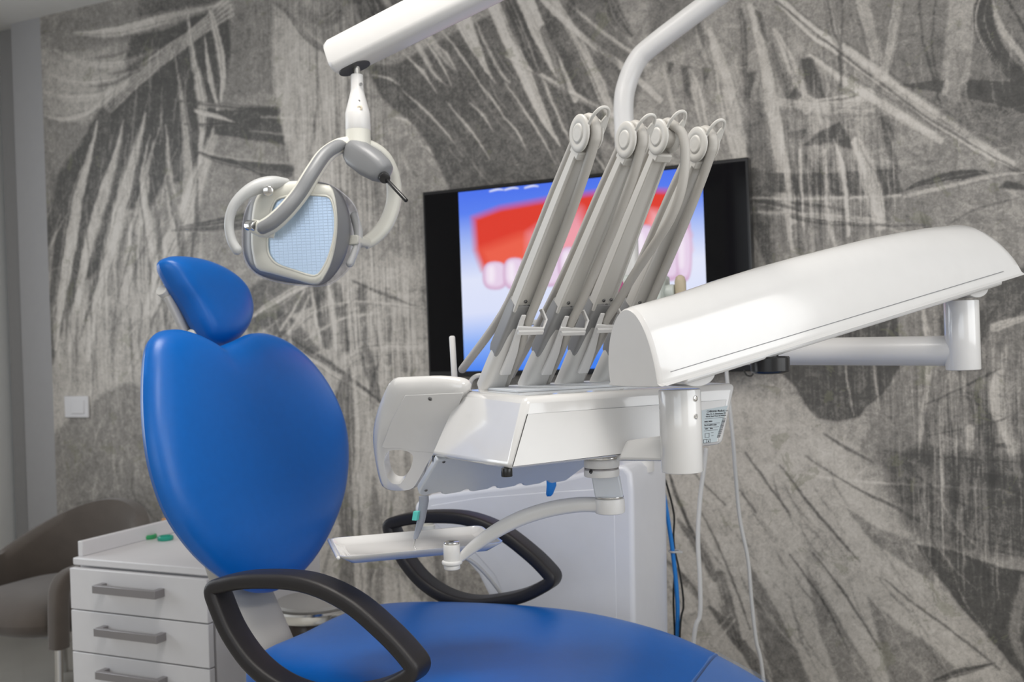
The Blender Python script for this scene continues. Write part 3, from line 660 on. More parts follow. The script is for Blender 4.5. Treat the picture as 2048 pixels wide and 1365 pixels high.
# ================================================================ ARMCHAIR (far left)
ac0 = AB(-2.70, 2.30, 0)
t = thing('armchair', ac0, 'brown suede tub armchair in the corner behind the white drawer cabinet', 'armchair')
def ac(x, y, z): return ac0 + A3 * x + B3 * y + Z3 * z   # x across, y to the wall
fl = []
mb = MB(); outer = []; 
npt = 41; rings = []
for i in range(npt):
    q = math.radians(-30 + 240 * i / (npt - 1))
    hgt = 0.45 + 0.155 * max(0, math.sin(q)) ** 1.2
    rx, ry = .30, .27
    cx_, sy_ = math.cos(q), math.sin(q)
    def pt(k, z): return ac(cx_ * (rx - k), sy_ * (ry - k), z)
    rings.append([pt(0.02, .24), pt(-.002, .32), pt(-.008, hgt - .03), pt(.005, hgt), pt(.04, hgt), pt(.055, hgt - .03), pt(.055, .36), pt(.06, .25)])
mb.loft(rings); obj('shell', mb, BROWN, t, smooth=60)
mb = MB(); o_ = [ac(.235 * math.copysign(abs(math.cos(k * math.pi / 16)) ** .6, math.cos(k * math.pi / 16)), -.03 + .24 * math.copysign(abs(math.sin(k * math.pi / 16)) ** .6, math.sin(k * math.pi / 16)), .31) for k in range(32)]
mb.pillow(o_, Z3, dome(.07, 4), dome(.06, 4)[::-1]); obj('seat_cushion', mb, BROWN, t, smooth=60)
for sx in (-1, 1):
    mb = MB(); mb.sweep(cat_rom([ac(sx * .245, -.08, .445), ac(sx * .25, -.16, .450), ac(sx * .25, -.20, .435), ac(sx * .25, -.215, .39), ac(sx * .245, -.215, .25)], 5), rrect(.05, .05, .015), up=A3); obj('armrest', mb, BROWN, t, smooth=60)
for sx in (-1, 1):
    for sy in (-1, 1):
        mb = MB(); mb.cyl(ac(sx * .22, sy * .2, 0), ac(sx * .19, sy * .17, .262), .012, 16); obj('leg', mb, CHROME, t)

# ================================================================ DRAWER CABINET
ca0, ca1, cb0, cb1, czt = -2.05, -1.615, 1.79, 2.22, .600
cc0 = AB((ca0 + ca1) / 2, (cb0 + cb1) / 2, 0)
t = thing('drawer_cabinet', cc0, 'white drawer cabinet with grey bar handles behind the blue chair back', 'cabinet')
mb = MB(); mb.box(AB((ca0 + ca1) / 2, (cb0 + cb1) / 2 + .01, .06 + (czt - .08) / 2), (A3, B3, Z3), ((ca1 - ca0) / 2 - .004, (cb1 - cb0) / 2 - .01, (czt - .08) / 2)); obj('carcass', mb, WHITE_MATT, t)
mb = MB(); mb.box(AB((ca0 + ca1) / 2, (cb0 + cb1) / 2, czt - .009), (A3, B3, Z3), ((ca1 - ca0) / 2, (cb1 - cb0) / 2, .009)); obj('worktop', mb, WHITE_MATT, t, bevel=.003)
mb = MB(); mb.box(AB(ca0 + .009, (cb0 + cb1) / 2 + .008, czt + .019), (A3, B3, Z3), (.008, (cb1 - cb0) / 2 - .008, .019)); obj('side_rim', mb, WHITE_MATT, t, bevel=.002)
mb = MB(); mb.box(AB((ca0 + ca1) / 2 + .018, cb1 - .009, czt + .019), (A3, B3, Z3), ((ca1 - ca0) / 2 - .018, .008, .019)); obj('back_rim', mb, WHITE_MATT, t, bevel=.002)
dz = .1035; ztop = czt - .022
for k in range(5):
    zc = ztop - dz * (k + .5); mb = MB()
    mb.box(AB((ca0 + ca1) / 2, cb0 - .001, zc), (A3, B3, Z3), ((ca1 - ca0) / 2, .009, dz / 2 - .0015)); d = obj('drawer', mb, WHITE_MATT, t, bevel=.0015)
    h = MB(); am = (ca0 + ca1) / 2 - .01; zz = zc + .012
    h.box(AB(am, cb0 - .035, zz), (A3, B3, Z3), (.1, .006, .0095))
    for sx in (-1, 1): h.box(AB(am + sx * .092, cb0 - .020, zz), (A3, B3, Z3), (.008, .011, .0095))
    obj('handle', h, HANDLE, d, bevel=.001)
for sx in (-1, 1):
    for sy in (-1, 1):
        p = AB((ca0 + ca1) / 2 + sx * .17, (cb0 + cb1) / 2 + sy * .16, .03); mb = MB(); mb.cyl(p - A3 * .012, p + A3 * .012, .03, 24, .004); mb.box(p + Z3 * .018, (A3, B3, Z3), (.016, .012, .016)); obj('caster', mb, DARKG, t)
for (px_, py_, mm, nm, lb) in ((298, 1078, GREEN, 'green_ring', 'bright green plastic ring, left of the two, lying on the cabinet top'), (331, 1081, GREEN2, 'teal_ring', 'sea-green plastic ring beside the chair back, lying on the cabinet top')):
    p = onz(px_, py_, czt); mb = MB(); n_ = 28
    rr = [[p + V((math.cos(q) * r_, math.sin(q) * r_, z_)) for r_, z_ in ((.013, .002), (.015, 0), (.019, 0), (.021, .004), (.021, .009), (.018, .012), (.014, .011), (.013, .008))] for q in [2 * math.pi * k / n_ for k in range(n_)]]
    mb.loft(rr + [rr[0]], caps=False); tag(obj(nm, mb, mm), lb, 'plastic ring', 'rings on the cabinet')
p = onz(337, 1062, czt)
t2 = thing('medicine_pack', p, 'small amber and pink pack on the cabinet top, half hidden by chair back', 'box')
mb = MB(); mb.box(p + Z3 * .018, (A3, B3, Z3), (.013, .013, .018)); obj('pack_body', mb, AMBER, t2, bevel=.002)
mb = MB(); mb.box(p + Z3 * .008, (A3, B3, Z3), (.0135, .0135, .005)); obj('pink_band', mb, mat('pink_paper', (.6, .25, .22), .5), t2)

# ================================================================ DENTAL CHAIR
BM = 1.585  # middle of the chair across
ch0 = AB(-.95, BM, 0)
ch = thing('dental_chair', ch0, 'blue upholstered dental chair with black loop armrests in the foreground', 'dental chair')
# seat with leg section: profile along a
prof = [(-1.215, .535, .02), (-1.205, .553, .10), (-1.185, .562, .18), (-1.15, .567, .225), (-1.08, .571, .255), (-.97, .575, .268), (-.85, .577, .275), (-.74, .574, .28), (-.66, .567, .28), (-.58, .554, .28), (-.52, .539, .28), (-.455, .517, .278)]
def seat_ring(a, z, hw, th=.075):
    out = []; n = 36
    for k in range(n):
        q = 2 * math.pi * k / n
        x = hw * math.copysign(abs(math.cos(q)) ** .45, math.cos(q)); yy = math.copysign(abs(math.sin(q)) ** .6, math.sin(q))
        out.append(AB(a, BM + x, z - th / 2 + yy * th / 2 - .010 * (1 - (x / max(hw, .01)) ** 2) * (yy > 0)))
    return out
def interp_prof(pr, n):
    pts = cat_rom([V((p[0], p[1], p[2])) for p in pr], n); return pts
mb = MB(); mb.loft([seat_ring(p.x, p.y, p.z) for p in interp_prof(prof, 4)]); obj('seat_cushion', mb, BLUE, ch, smooth=70)
prof2 = [(-.451, .514, .277), (-.40, .492, .275), (-.34, .462, .27), (-.2, .39, .255), (-.02, .30, .235), (.12, .235, .21), (.20, .20, .15), (.22, .19, .05)]
mb = MB(); mb.loft([seat_ring(p.x, p.y, p.z) for p in interp_prof(prof2, 4)]); obj('leg_cushion', mb, BLUE, ch, smooth=70)
# clear foot cover stretched over the leg cushion
def wr(p, i):
    return p
mb = MB(); rr = []
for i, p in enumerate(interp_prof([(-.455, .520, .2825), (-.40, .498, .281), (-.34, .468, .276), (-.2, .396, .261), (-.02, .306, .241), (.12, .241, .216)], 6)):
    base = seat_ring(p.x, p.y, p.z, .087); rr.append([q + Z3 * (.0022 * math.sin(k * 2.3 + i * .9) * (k < 18)) for k, q in enumerate(base)])
mb.loft(rr, caps=False); fc = obj('foot_cover', mb, PLASTICW, ch, smooth=70)
# under-seat frame and pedestal
mb = MB(); mb.loft([[AB(a, BM + s_ * .17, z) for s_, z in ((-1, .40), (1, .40), (1, .503), (-1, .503))] for a in (-1.15, -.60)]); obj('seat_frame', mb, SHELLG, ch, bevel=.015)
mb = MB(); mb.loft([[AB(-.9 + x * w_, BM + y * w_ * .8, z) for x, y in rrect(2, 2, .6, 5)] for z, w_ in ((.03, .24), (.06, .23), (.10, .14), (.30, .11), (.405, .13))]); obj('pedestal', mb, WHITE_SATIN, ch, smooth=50)
mb = MB(); mb.loft([[AB(-.78 + x * .36, BM + y * .25, z) for x, y in rrect(2, 2, .5, 5)] for z in (0, .035)]); obj('base_plate', mb, SHELLG, ch, smooth=50)
# backrest
pb = V(AB(-1.30, BM, .86)); tilt = math.radians(12); nb = (A3 * math.cos(tilt) + Z3 * math.sin(tilt)).normalized()
bo = [(430, 694), (404, 680), (375, 667), (345, 660), (312, 667), (292, 698), (286, 780), (290, 870), (304, 950), (334, 1032), (380, 1100), (430, 1148), (480, 1178), (520, 1187), (565, 1176), (620, 1125), (660, 1055), (683, 985), (690, 910), (682, 845), (656, 782), (620, 730), (580, 693), (540, 672), (500, 668), (462, 684)]
bo3 = cat_rom([onpl(x, y, pb, nb) for x, y in bo], 4, closed=True)
cbk = sum(bo3, V((0, 0, 0))) / len(bo3)
mb = MB(); mb.pillow(bo3, nb, dome(.042, 7, .12, 12), dome(.035, 6, 0, 8)[::-1]); obj('backrest', mb, BLUE, ch, smooth=70)
mb = MB(); mb.pillow([cbk - nb * .048 + (p - cbk) * .80 for p in bo3], nb, dome(.012, 6, 0, 6), dome(.025, 4, 0, 8)[::-1]); obj('back_shell', mb, SHELLG, ch, smooth=60)
# hinge neck between backrest and seat
mb = MB(); mb.loft([[AB(a + x * .035, BM + off + y * hw, z) for x, y in rrect(2, 2, .7, 4)] for z, a, hw, off in ((.44, -1.225, .070, -.02), (.50, -1.26, .064, -.025), (.56, -1.285, .058, -.025), (.63, -1.335, .062, -.015), (.74, -1.385, .07, .0))]); obj('back_bracket', mb, SHELLG, ch, smooth=50)
# headrest
ph = V(AB(-1.42, BM, 1.18)); tl2 = math.radians(24); nh = (A3 * math.cos(tl2) + Z3 * math.sin(tl2) * .6).normalized()
ho = [(318, 530), (326, 518), (350, 515), (400, 523), (450, 546), (484, 578), (497, 618), (492, 652), (470, 682), (440, 694), (412, 686), (392, 660), (366, 612), (338, 570)]
ho3 = cat_rom([onpl(x, y, ph, nh) for x, y in ho], 5, closed=True)
chd = sum(ho3, V((0, 0, 0))) / len(ho3)
mb = MB(); mb.pillow(ho3, nh, dome(.04, 5, 0, 10), dome(.028, 5, 0, 7)[::-1]); hd = obj('headrest', mb, BLUE, ch, smooth=70)
mb = MB(); mb.pillow([chd - nh * .036 + (p - chd) * .62 for p in ho3], nh, dome(.01, 5, 0, 5), dome(.012, 5, 0, 5)[::-1]); obj('headrest_plate', mb, WARM, ch, smooth=60)
q0 = P(338, 590, 1.99); q1 = P(375, 668, 2.02); q2 = P(400, 740, 2.06)
mb = MB(); mb.sweep([q0, q1, q2], rrect(.028, .012, .004), up=nb); mb.cyl(P(322, 580, 1.98), P(350, 606, 2.02), .012, 16, .002); obj('headrest_bracket', mb, WARM, ch)
mb = MB(); mb.cyl(P(380, 668, 2.0), P(400, 676, 2.03), .010, 18, .002); obj('headrest_knob', mb, CREAM, ch)
# armrests: closed lens-shaped loops
ab = [(784, 1050), (800, 1042), (850, 1034), (930, 1036), (1000, 1061), (1060, 1105), (1098, 1142), (1106, 1158), (1090, 1172), (1040, 1194), (960, 1206), (900, 1194), (850, 1163), (812, 1117), (790, 1072)]
BF, BN = 1.885, 1.305
far = cat_rom([onb(x, y, BF) for x, y in ab], 5, closed=True)
sec = rrect(.025, .050, .008, 3)
ctr = sum(far, V((0, 0, 0))) / len(far)
for b_, lab in ((BF, 'far armrest'), (BN, 'near armrest')):
    sh = B3 * (b_ - BF) + A3 * (.018 if b_ == BN else 0); path = [p + sh for p in far]
    mb = MB(); mb.sweep(path, sec, up=B3, closed=True); ar = obj('armrest', mb, ARMB, ch, smooth=50, bevel=0)
    lo = min(path, key=lambda p: p.z); s_ = 1 if b_ < BM else -1
    mb = MB(); mb.sweep([lo + Z3 * .004, lo - Z3 * .03 + B3 * s_ * .01, lo - Z3 * .065 + B3 * s_ * .04, lo - Z3 * .075 + B3 * s_ * .12], rrect(.03, .05, .006), up=A3); obj('armrest_bracket', mb, ARMB, ch)

# ================================================================ STOOL behind the chair
s0 = P(632, 1218, 2.30); s0 = V((s0.x, s0.y, 0))
zs = P(632, 1218, 2.30).z
t = thing('stool', s0, 'round stool with a brown seat and chrome rim behind the blue seat', 'stool')
mb = MB(); mb.lathe(s0 + Z3 * (zs - .075), Z3, [(0, .03), (0, .085), (.02, .098), (.05, .098), (.065, .09)], 40); obj('seat', mb, mat('dark_brown_vinyl', (.035, .025, .02), .25), t, smooth=40)
mb = MB(); mb.lathe(s0 + Z3 * (zs - .012), Z3, [(0, .06), (0, .100), (.006, .104), (.020, .104), (.024, .100), (.024, .06)], 48); obj('rim', mb, CHROME, t)
mb = MB(); mb.lathe(s0 + Z3 * zs, Z3, [(.012, .088), (.016, .092), (.022, .09), (.026, .06)], 40); obj('cover_disc', mb, SHELLG, t)
mb = MB(); mb.cyl(s0 + Z3 * .06, s0 + Z3 * (zs - .07), .022, 20); obj('column', mb, CHROME, t)
for k in range(5):
    q = k * 2 * math.pi / 5 + .3; d_ = V((math.cos(q), math.sin(q), 0)); mb = MB(); mb.sweep([s0 + Z3 * .075, s0 + d_ * .22 + Z3 * .055], rrect(.03, .02, .006), up=Z3); lg = obj('leg', mb, CHROME, t)
    mb = MB(); pp = s0 + d_ * .215 + Z3 * .022; e_ = d_.cross(Z3); mb.cyl(pp - e_ * .014, pp + e_ * .014, .022, 18, .003); obj('caster', mb, BLACK, lg)

# ================================================================ DENTAL UNIT (white cabinet with the lamp post)
BU = 2.02
un = thing('dental_unit', AB(-.45, BU + .15, 0), 'white dental unit cabinet with tall bent post standing against the mural wall', 'dental unit')
uo = [(832, 1004), (860, 990), (960, 978), (1100, 962), (1180, 942), (1210, 930), (1250, 932), (1262, 948), (1266, 985), (1270, 1290), (1272, 1480), (1000, 1480), (1000, 1290), (985, 1210), (955, 1150), (915, 1105), (870, 1072), (836, 1040), (826, 1020)]
pts = [onb(x, y, BU) for x, y in uo]
pts = [V((p.x, p.y, max(p.z, .06))) for p in pts]
mb = MB(); mb.prism(pts, B3 * .255); obj('housing', mb, UNITW, un, bevel=.018, seg=5, smooth=35)
mb = MB(); mb.prism([AB(-.93 + .0, BU + .03, 0), AB(-.22, BU + .03, 0), AB(-.22, BU + .27, 0), AB(-.60, BU + .27, 0), AB(-.60, BU + .03, 0)][1:4] + [AB(-.60, BU + .03, 0)], Z3 * .08); obj('plinth', mb, DARKG, un)
# raised front panel with a seam line
fp = [(862, 1012), (960, 996), (1100, 985), (1222, 978), (1228, 1000), (1234, 1290), (1030, 1290), (1020, 1220), (990, 1150), (940, 1095), (890, 1065), (862, 1040)]
mb = MB(); mb.prism([onb(x, y, BU - .0012) for x, y in fp], B3 * .01); obj('front_panel', mb, UNITW, un, bevel=.001)
# post
up = P(1272, 925, 2.25); ut = P(1246, 215, 2.25); ux = up.x
pp = [V((ux, up.y, up.z - .03)), V((ux, up.y, 1.5)), V((ux, up.y, P(1246, 215, 2.25).z)), P(1254, 168, 2.25), P(1274, 122, 2.24), P(1306, 90, 2.22), P(1425, 0, 2.14), P(1560, -100, 2.02), P(1680, -190, 1.94)]
xf = pp[2].x
mb = MB(); mb.tube(cat_rom(pp, 6), .0225, 24); obj('post', mb, WHITE_SATIN, un, smooth=60)
mb = MB(); mb.lathe(V((ux, up.y, up.z - .02)), Z3, [(0, .04), (.02, .04), (.03, .034), (.06, .03)], 32); obj('post_collar', mb, WHITE_SATIN, un)
# shelf on the post carrying the scaler
shp = P(1200, 640, 2.16)
mb = MB(); mb.box(V((shp.x + .06, shp.y + .02, shp.z)), (A3, B3, Z3), (.20, .075, .006)); 
obj('shelf', mb, WARM, un, bevel=.003)
dv0 = P(1286, 622, 2.15); dv0.z = shp.z + .0062
t = thing('ultrasonic_scaler', dv0, 'pale device with magenta panel on the shelf behind the instrument arms', 'dental device')
mb = MB(); rr = []
for x in (-.065, -.055, .04, .052):
    e_ = .008 if x in (-.065, .052) else 0
    rr.append([dv0 + A3 * x + B3 * y + Z3 * z for y, z in ((-.045 + e_, .002), (.045 - e_, .002), (.045 - e_, .088 - e_), (-.02, .088 - e_), (-.052 + e_, .035))])
mb.loft(rr); obj('housing', mb, DEVG, t, bevel=.004)
mb = MB(); mb.prism([dv0 + A3 * a + B3 * (-.0535 + .033 * k) + Z3 * (.036 + .051 * k) for a, k in ((-.062, .0), (-.022, .0), (-.028, .55), (-.04, .95), (-.062, .98))], V(-B3 * .0012 + Z3 * .0008)); obj('magenta_panel', mb, MAGENTA, t)
text('DTE', .013, dv0 + A3 * .012 - B3 * .0250 + Z3 * .0815, A3, (Z3 * .051 + B3 * .033), INK, t, bold=.0003)
mb = MB(); mb.cyl(dv0 + A3 * .05 + Z3 * .045, dv0 + A3 * .072 + Z3 * .045, .018, 20, .003); obj('bottle_socket', mb, DEVG, t)
mb = MB(); mb.lathe(dv0 + A3 * .084 + Z3 * .018, Z3, [(0, .010), (.004, .012), (.05, .012), (.06, .009), (.064, .003)], 20); obj('handpiece_holder', mb, BEIGE, t)
# hose looping inside the far armrest
mb = MB(); mb.tube(cat_rom([P(922, 1112, 2.14), P(950, 1128, 2.14), (P(985, 1165, 2.14)), P(1010, 1205, 2.14), P(1020, 1260, 2.14), P(1020, 1330, 2.14)], 6), .0042, 10); tag(obj('suction_hose', mb, CABLEW), 'thin white hose curving down in front of the white unit, inside the far armrest', 'hose')
cupp = P(856, 1080, 2.03)
mb = MB(); mb.lathe(cupp - Z3 * .015, Z3, [(0, .008), (.002, .014), (.045, .016), (.046, .014), (.01, .011)], 24); obj('cup_holder', mb, CREAM, un)

# ================================================================ CABLES by the unit
def cable(name, pts, d, r, m, lab, cat='cable', grp=None):
    mb = MB(); mb.tube(cat_rom([P(*p) for p in pts], 6), r, 10); return tag(obj(name, mb, m), lab, cat, grp)
cable('blue_cable', [(1312, 925, 2.36), (1322, 960, 2.36), (1336, 1040, 2.36), (1346, 1110, 2.36), (1354, 1190, 2.36), (1355, 1270, 2.37), (1352, 1500, 2.38)], 0, .0052, CABLEB, 'bright blue cable hanging down beside the white unit')
t = cable('black_cable', [(1314, 925, 2.40), (1324, 980, 2.40), (1337, 1050, 2.40), (1349, 1100, 2.38), (1360, 1150, 2.36), (1367, 1210, 2.36), (1360, 1265, 2.36), (1356, 1500, 2.37)], 0, .0024, CABLEK, 'thin black cable hanging left of the blue one above the tie, right of it below', 'cable', 'black cables by the unit')
cable('black_cable', [(1318, 925, 2.37), (1335, 975, 2.37), (1348, 1030, 2.37), (1347, 1075, 2.37), (1350, 1120, 2.38), (1347, 1200, 2.38), (1350, 1300, 2.38), (1349, 1500, 2.39)], 0, .0024, CABLEK, 'thin black cable bowing right of the blue one above the tie', 'cable', 'black cables by the unit')
mb = MB(); ct_ = P(1349, 1104, 2.355); n_ = 20
mb.tube([ct_ + V((math.cos(q) * .012, math.sin(q) * .012 + .005, 0)) for q in [2 * math.pi * k / n_ for k in range(n_)]], .0022, 8, closed=True); mb.box(ct_ + V((.012, -.006, 0)), (A3, B3, Z3), (.006, .002, .002)); tag(obj('cable_tie', mb, CABLEW), 'white cable tie holding the blue and black cables together', 'cable tie')
cable('white_cable', [(1412, 900, 2.28), (1408, 935, 2.28), (1400, 1000, 2.28), (1396, 1080, 2.28), (1400, 1160, 2.28), (1400, 1230, 2.28), (1388, 1276, 2.28), (1370, 1500, 2.30)], 0, .0052, CABLEW, 'white cable hanging left of the other, below the instrument console', 'cable', 'white cables below the television')
cable('white_cable', [(1452, 730, 2.40), (1458, 800, 2.40), (1466, 880, 2.40), (1472, 960, 2.40), (1480, 1040, 2.40), (1496, 1120, 2.40), (1503, 1200, 2.40), (1512, 1280, 2.40), (1525, 1345, 2.40), (1545, 1560, 2.40)], 0, .0046, CABLEW, 'long white cable hanging right of the console, the rightmost cable on the mural wall', 'cable', 'white cables below the television')
cable('black_loop', [(1488, 742, 2.52), (1494, 751, 2.52), (1503, 752, 2.52), (1508, 744, 2.52), (1512, 740, 2.52)], 0, .002, CABLEK, 'small black cord loop hanging under the television')

# ================================================================ SUPPORT ARM (spring arm, column, elbow, tube)
G0 = P(1275, 785, 1.32); G0.z = CZ - .0635
dh = V((.84, .5426, 0)).normalized(); Lh = .83; rise = .149
DA = (dh * Lh + Z3 * rise); LA = DA.length; DA.normalize()
SA = dh.cross(Z3).normalized()          # horizontal, towards the camera
if SA.y > 0: SA = -SA
UA = SA.cross(DA); UA = UA if UA.z > 0 else -UA
sa = thing('support_arm', V((.772, 1.712, CZ - .10)), 'large white arched support arm with round end posts carrying the instrument console', 'support arm')
def arm_sec(t):
    # height of the cover along the arm, half width
    h = np.interp(t, [0, .1, .25, .45, .6, .75, .88, .95, 1.0], [.104, .106, .114, .117, .117, .114, .107, .104, .098])
    hw = .050
    sh = np.interp(t, [0, .25, .6, 1], [.012, .006, -.004, -.020])
    base = G0 + DA * (LA * t)
    out = []
    prof = [(1.0, .10), (1.0, .02), (.93, -.02), (-.93, -.02), (-1.0, .02), (-1.0, .10), (-.98, .25), (-.90, .45), (-.76, .65), (-.55, .83), (-.30, .95), (0, 1.0), (.30, .95), (.55, .83), (.76, .65), (.90, .45), (.98, .25)]
    q = cat_rom([V((x * hw + (sh * max(y, 0) ** 1.5), y * h, 0)) for x, y in prof], 3, closed=True)
    sl_ = max(0, (t - .80) / .20) ** 1.5 * .042
    return [base + SA * p.x + UA * p.y - DA * (sl_ * max(p.y, 0) / h) for p in q]
ts = [0, .004, .03, .1, .2, .3, .4, .5, .6, .7, .8, .88, .94, .98, .996, 1.0]
def shrink(r, k): c_ = sum(r, V((0, 0, 0))) / len(r); return [c_ + (p - c_) * k for p in r]
rings = [arm_sec(x) for x in ts]; rings[0] = shrink(rings[0], .97); rings[-1] = shrink(rings[-1], .95)
mb = MB(); mb.loft(rings); obj('arm_cover', mb, WHITE, sa, smooth=38)
capr = arm_sec(0); c0_ = [p - DA * .001 for p in capr]
mb = MB(); mb.loft([[p + DA * .001 for p in shrink(capr, .985)], [p - DA * .004 for p in shrink(capr, .985)], [p - DA * .0065 for p in shrink(capr, .955)]]); obj('end_cap', mb, mat('end_cap_plastic', (.64, .625, .61), .42), sa, smooth=38)
# seam along the lower edge
sm = [G0 + DA * (LA * x) + SA * .0503 + UA * .014 for x in (.02, .5, .93)]
mb = MB(); mb.tube(sm, .0006, 6); obj('seam', mb, LGREY, sa)
# bottom lip
mb = MB(); mb.loft([[G0 + DA * (LA * x) + SA * s_ * .047 + UA * z_ for s_, z_ in ((-1, -.009), (1, -.009), (1, .004), (-1, .004))] for x in (.05, .93)]); obj('bottom_lip', mb, WHITE, sa, bevel=.004)
def armpt(t): return G0 + DA * (LA * t)
for tt, zt, zb, r in ((.074 / .83, CZ - .0735, CZ - .186, .0285), (.723 / .83, CZ + .0425, CZ - .0765, .0285)):
    c_ = armpt(tt)
    mb = MB(); mb.cyl(V((c_.x, c_.y, zb)), V((c_.x, c_.y, zt)), r, 48, .002); col_ = obj('end_post', mb, WHITE, sa, smooth=40)
    # half round knuckle between post and arm
    mb = MB(); kc = V((c_.x, c_.y, c_.z - .004)) + dh * .012; hk = kc.z - zt
    ring = [kc + dh * (.033 * math.cos(q)) + Z3 * (-max(hk, .02) * abs(math.sin(q)) ** .9 + .004) for q in [math.pi * k / 16 for k in range(17)]]
    ring = [kc - dh * .033 + Z3 * .018, kc + dh * .036 + Z3 * .024] + ring
    mb.prism([p + SA * .024 for p in ring], -SA * .048); obj('knuckle', mb, WHITE_SATIN, sa, smooth=30, bevel=.001)
    if tt < .3:
        for zz, rr_ in ((.012, .004), (.036, .0036)):
            ang = SA * .98 + dh * .06; ang.normalize(); screw(V((c_.x, c_.y, zt - zz)) + ang * r, ang, sa, rr_, CHROME)
e1 = armpt(.723 / .83); pstc = V((ux + .004, up.y, 0))
zc_ = CZ - .0435
ta = V((e1.x, e1.y, zc_)); tb_ = V((pstc.x, pstc.y, P(1265, 706, 2.25).z))
mb = MB(); mb.cyl(ta, tb_, .0262, 40); obj('tube', mb, WHITE_SATIN, sa)
mb = MB(); mb.cyl(tb_ - Z3 * .045, tb_ + Z3 * .045, .033, 40, .003); obj('post_clamp', mb, WHITE_SATIN, sa)
# brake knob
kp = P(1540, 728, 1.41)
mb = MB(); mb.lathe(kp - Z3 * .014, Z3, [(0, .021), (.002, .0255), (.004, .027), (.022, .0275), (.024, .026), (.024, .0235), (.016, .022), (.016, .012), (.026, .012), (.028, .010)], 40); kb = obj('brake_knob', mb, BLACK, sa, smooth=35)
mb = MB(); mb.cyl(kp + Z3 * .010, V((kp.x, kp.y, kp.z + .034)), .0075, 20); obj('knob_stem', mb, CHROME, kb)

# ================================================================ INSTRUMENT CONSOLE
FLt, FLb = P(1050, 796, 1.365), P(1018, 940, 1.335)
FRt, FRb = P(1475, 762, 1.525), P(1443, 889, 1.505)
BLt, BLb = P(917, 778, 1.62), P(858, 914, 1.585)
ztp = (FLt.z + FRt.z + BLt.z) / 3
for p in (FLt, FRt, BLt): p.z = CZ - .0765
FRb = onpl(1449, 890, FLt, (FRt - FLt).cross(FLb - FLt).normalized())
BRt = FRt + (BLt - FLt); BRb = FRb + (BLb - FLb)
UR = (FRt - FLt).normalized(); VR = (BLt - FLt).normalized()
cn = thing('instrument_console', (FLb + FRb + BLb + BRb) / 4, 'white instrument console with handle frame hanging from the end of the support arm', 'instrument console')
mb = MB(); mb.loft([[FLb, FRb, BRb, BLb], [FLt, FRt, BRt, BLt]]); obj('housing', mb, WHITE, cn, bevel=.010, seg=4, smooth=35)
fn = (FRt - FLt).cross(FLb - FLt).normalized(); fn = fn if fn.y < 0 else -fn    # outward normal of the front
def F(x, y, off=0.0):                                                        # point on the front face by pixel
    return onpl(x, y, FLt, fn) + fn * off
# service panel, edged by a dark seam
pan = [(1054, 829), (1330, 809), (1452, 800), (1436, 884), (1330, 898), (1235, 910), (1024, 934)]
mb = MB(); mb.prism([F(x, y, .0002) for x, y in pan], fn * .0006); obj('panel_seam', mb, SEAM, cn)
cpn = sum([F(x, y) for x, y in pan], V((0, 0, 0))) / len(pan)
mb = MB(); mb.prism([F(x, y, .0002) + (cpn - F(x, y)).normalized() * .0010 for x, y in pan], fn * .0014); obj('service_panel', mb, WHITE_SATIN, cn)
# grey top mat
tm = [BLt + UR * .03 - VR * .07 + Z3 * .0004, BLt + UR * .31 - VR * .07 + Z3 * .0004, BLt + UR * .31 - VR * .015 + Z3 * .0004, BLt + UR * .03 - VR * .015 + Z3 * .0004]
mb = MB(); mb.prism([FLt + UR * .03 + VR * .10, FLt + UR * .33 + VR * .10, BLt + UR * .33 - VR * .012, BLt + UR * .03 - VR * .012], Z3 * .004); obj('top_mat', mb, GREYBLUE, cn, bevel=.001)
# bracket from the housing to the post
cp = armpt(.074 / .83)
b0t, b0b = F(1252, 882), F(1236, 918); b1t = V((cp.x, cp.y, CZ - .135)); b1b = V((cp.x, cp.y, CZ - .171))
k0 = fn * .010
mb = MB(); mb.loft([[b0b - fn * .01 + V((0, 0, -.004)), b0b + fn * .006, b0t + fn * .006, b0t - fn * .01],
                    [b1b - SA * .020, b1b + SA * .020, b1t + SA * .020, b1t - SA * .020]]); obj('post_bracket', mb, WHITE_SATIN, cn, bevel=.004)
# rating label
lo_ = F(1398, 826, .002); lc = [(1399, 822), (1454, 812), (1432, 884), (1392, 890)]
lab = MB(); lab.prism([F(x, y, .0018) for x, y in lc], fn * .0004); lb = obj('rating_label', lab, LABELM, cn)
lx = (F(1440, 850) - F(1400, 853)).normalized(); ly = (F(1400, 820) - F(1394, 880)).normalized()
def LT(s, size, px_, py_, _=1): text(s, size, F(px_, py_, .0024), lx, ly, INK, cn, name='label_text', ext=.0001, bold=.00005)
LT('CHIRANA Medical, a.s.', .0042, 1412, 826, 1); LT('Nám. Dr. A. Schweitzera 194', .0030, 1411, 831, 1); LT('916 01 Stará Turá, SLOVAKIA', .0030, 1410, 835.5, 1); LT('SMILE MINI', .0030, 1407, 846, 1); LT('SN 9160W1359', .0034, 1407, 853.5, 1); LT('230V~   50Hz', .0026, 1408, 860, 1)
lbm = MB()
def lbox(x0, y0, x1, y1): lbm.prism([F(x0, y0, .0022), F(x1, y0 - (x1 - x0) * .09, .0022), F(x1, y1 - (x1 - x0) * .09, .0022), F(x0, y1, .0022)], fn * .0002)
for (x, y, l) in ((1408, 838.5, 40), (1406, 849, 32), (1406, 856.5, 30), (1406, 862.5, 28)): lbox(x, y, x + l, y + .6)
for k in range(15):
    y = 838 + k * 2.6; x = 1443 - (y - 838) * .30; lbox(x, y, x + 6.5, y + (1.7 if k % 3 else 1.0))
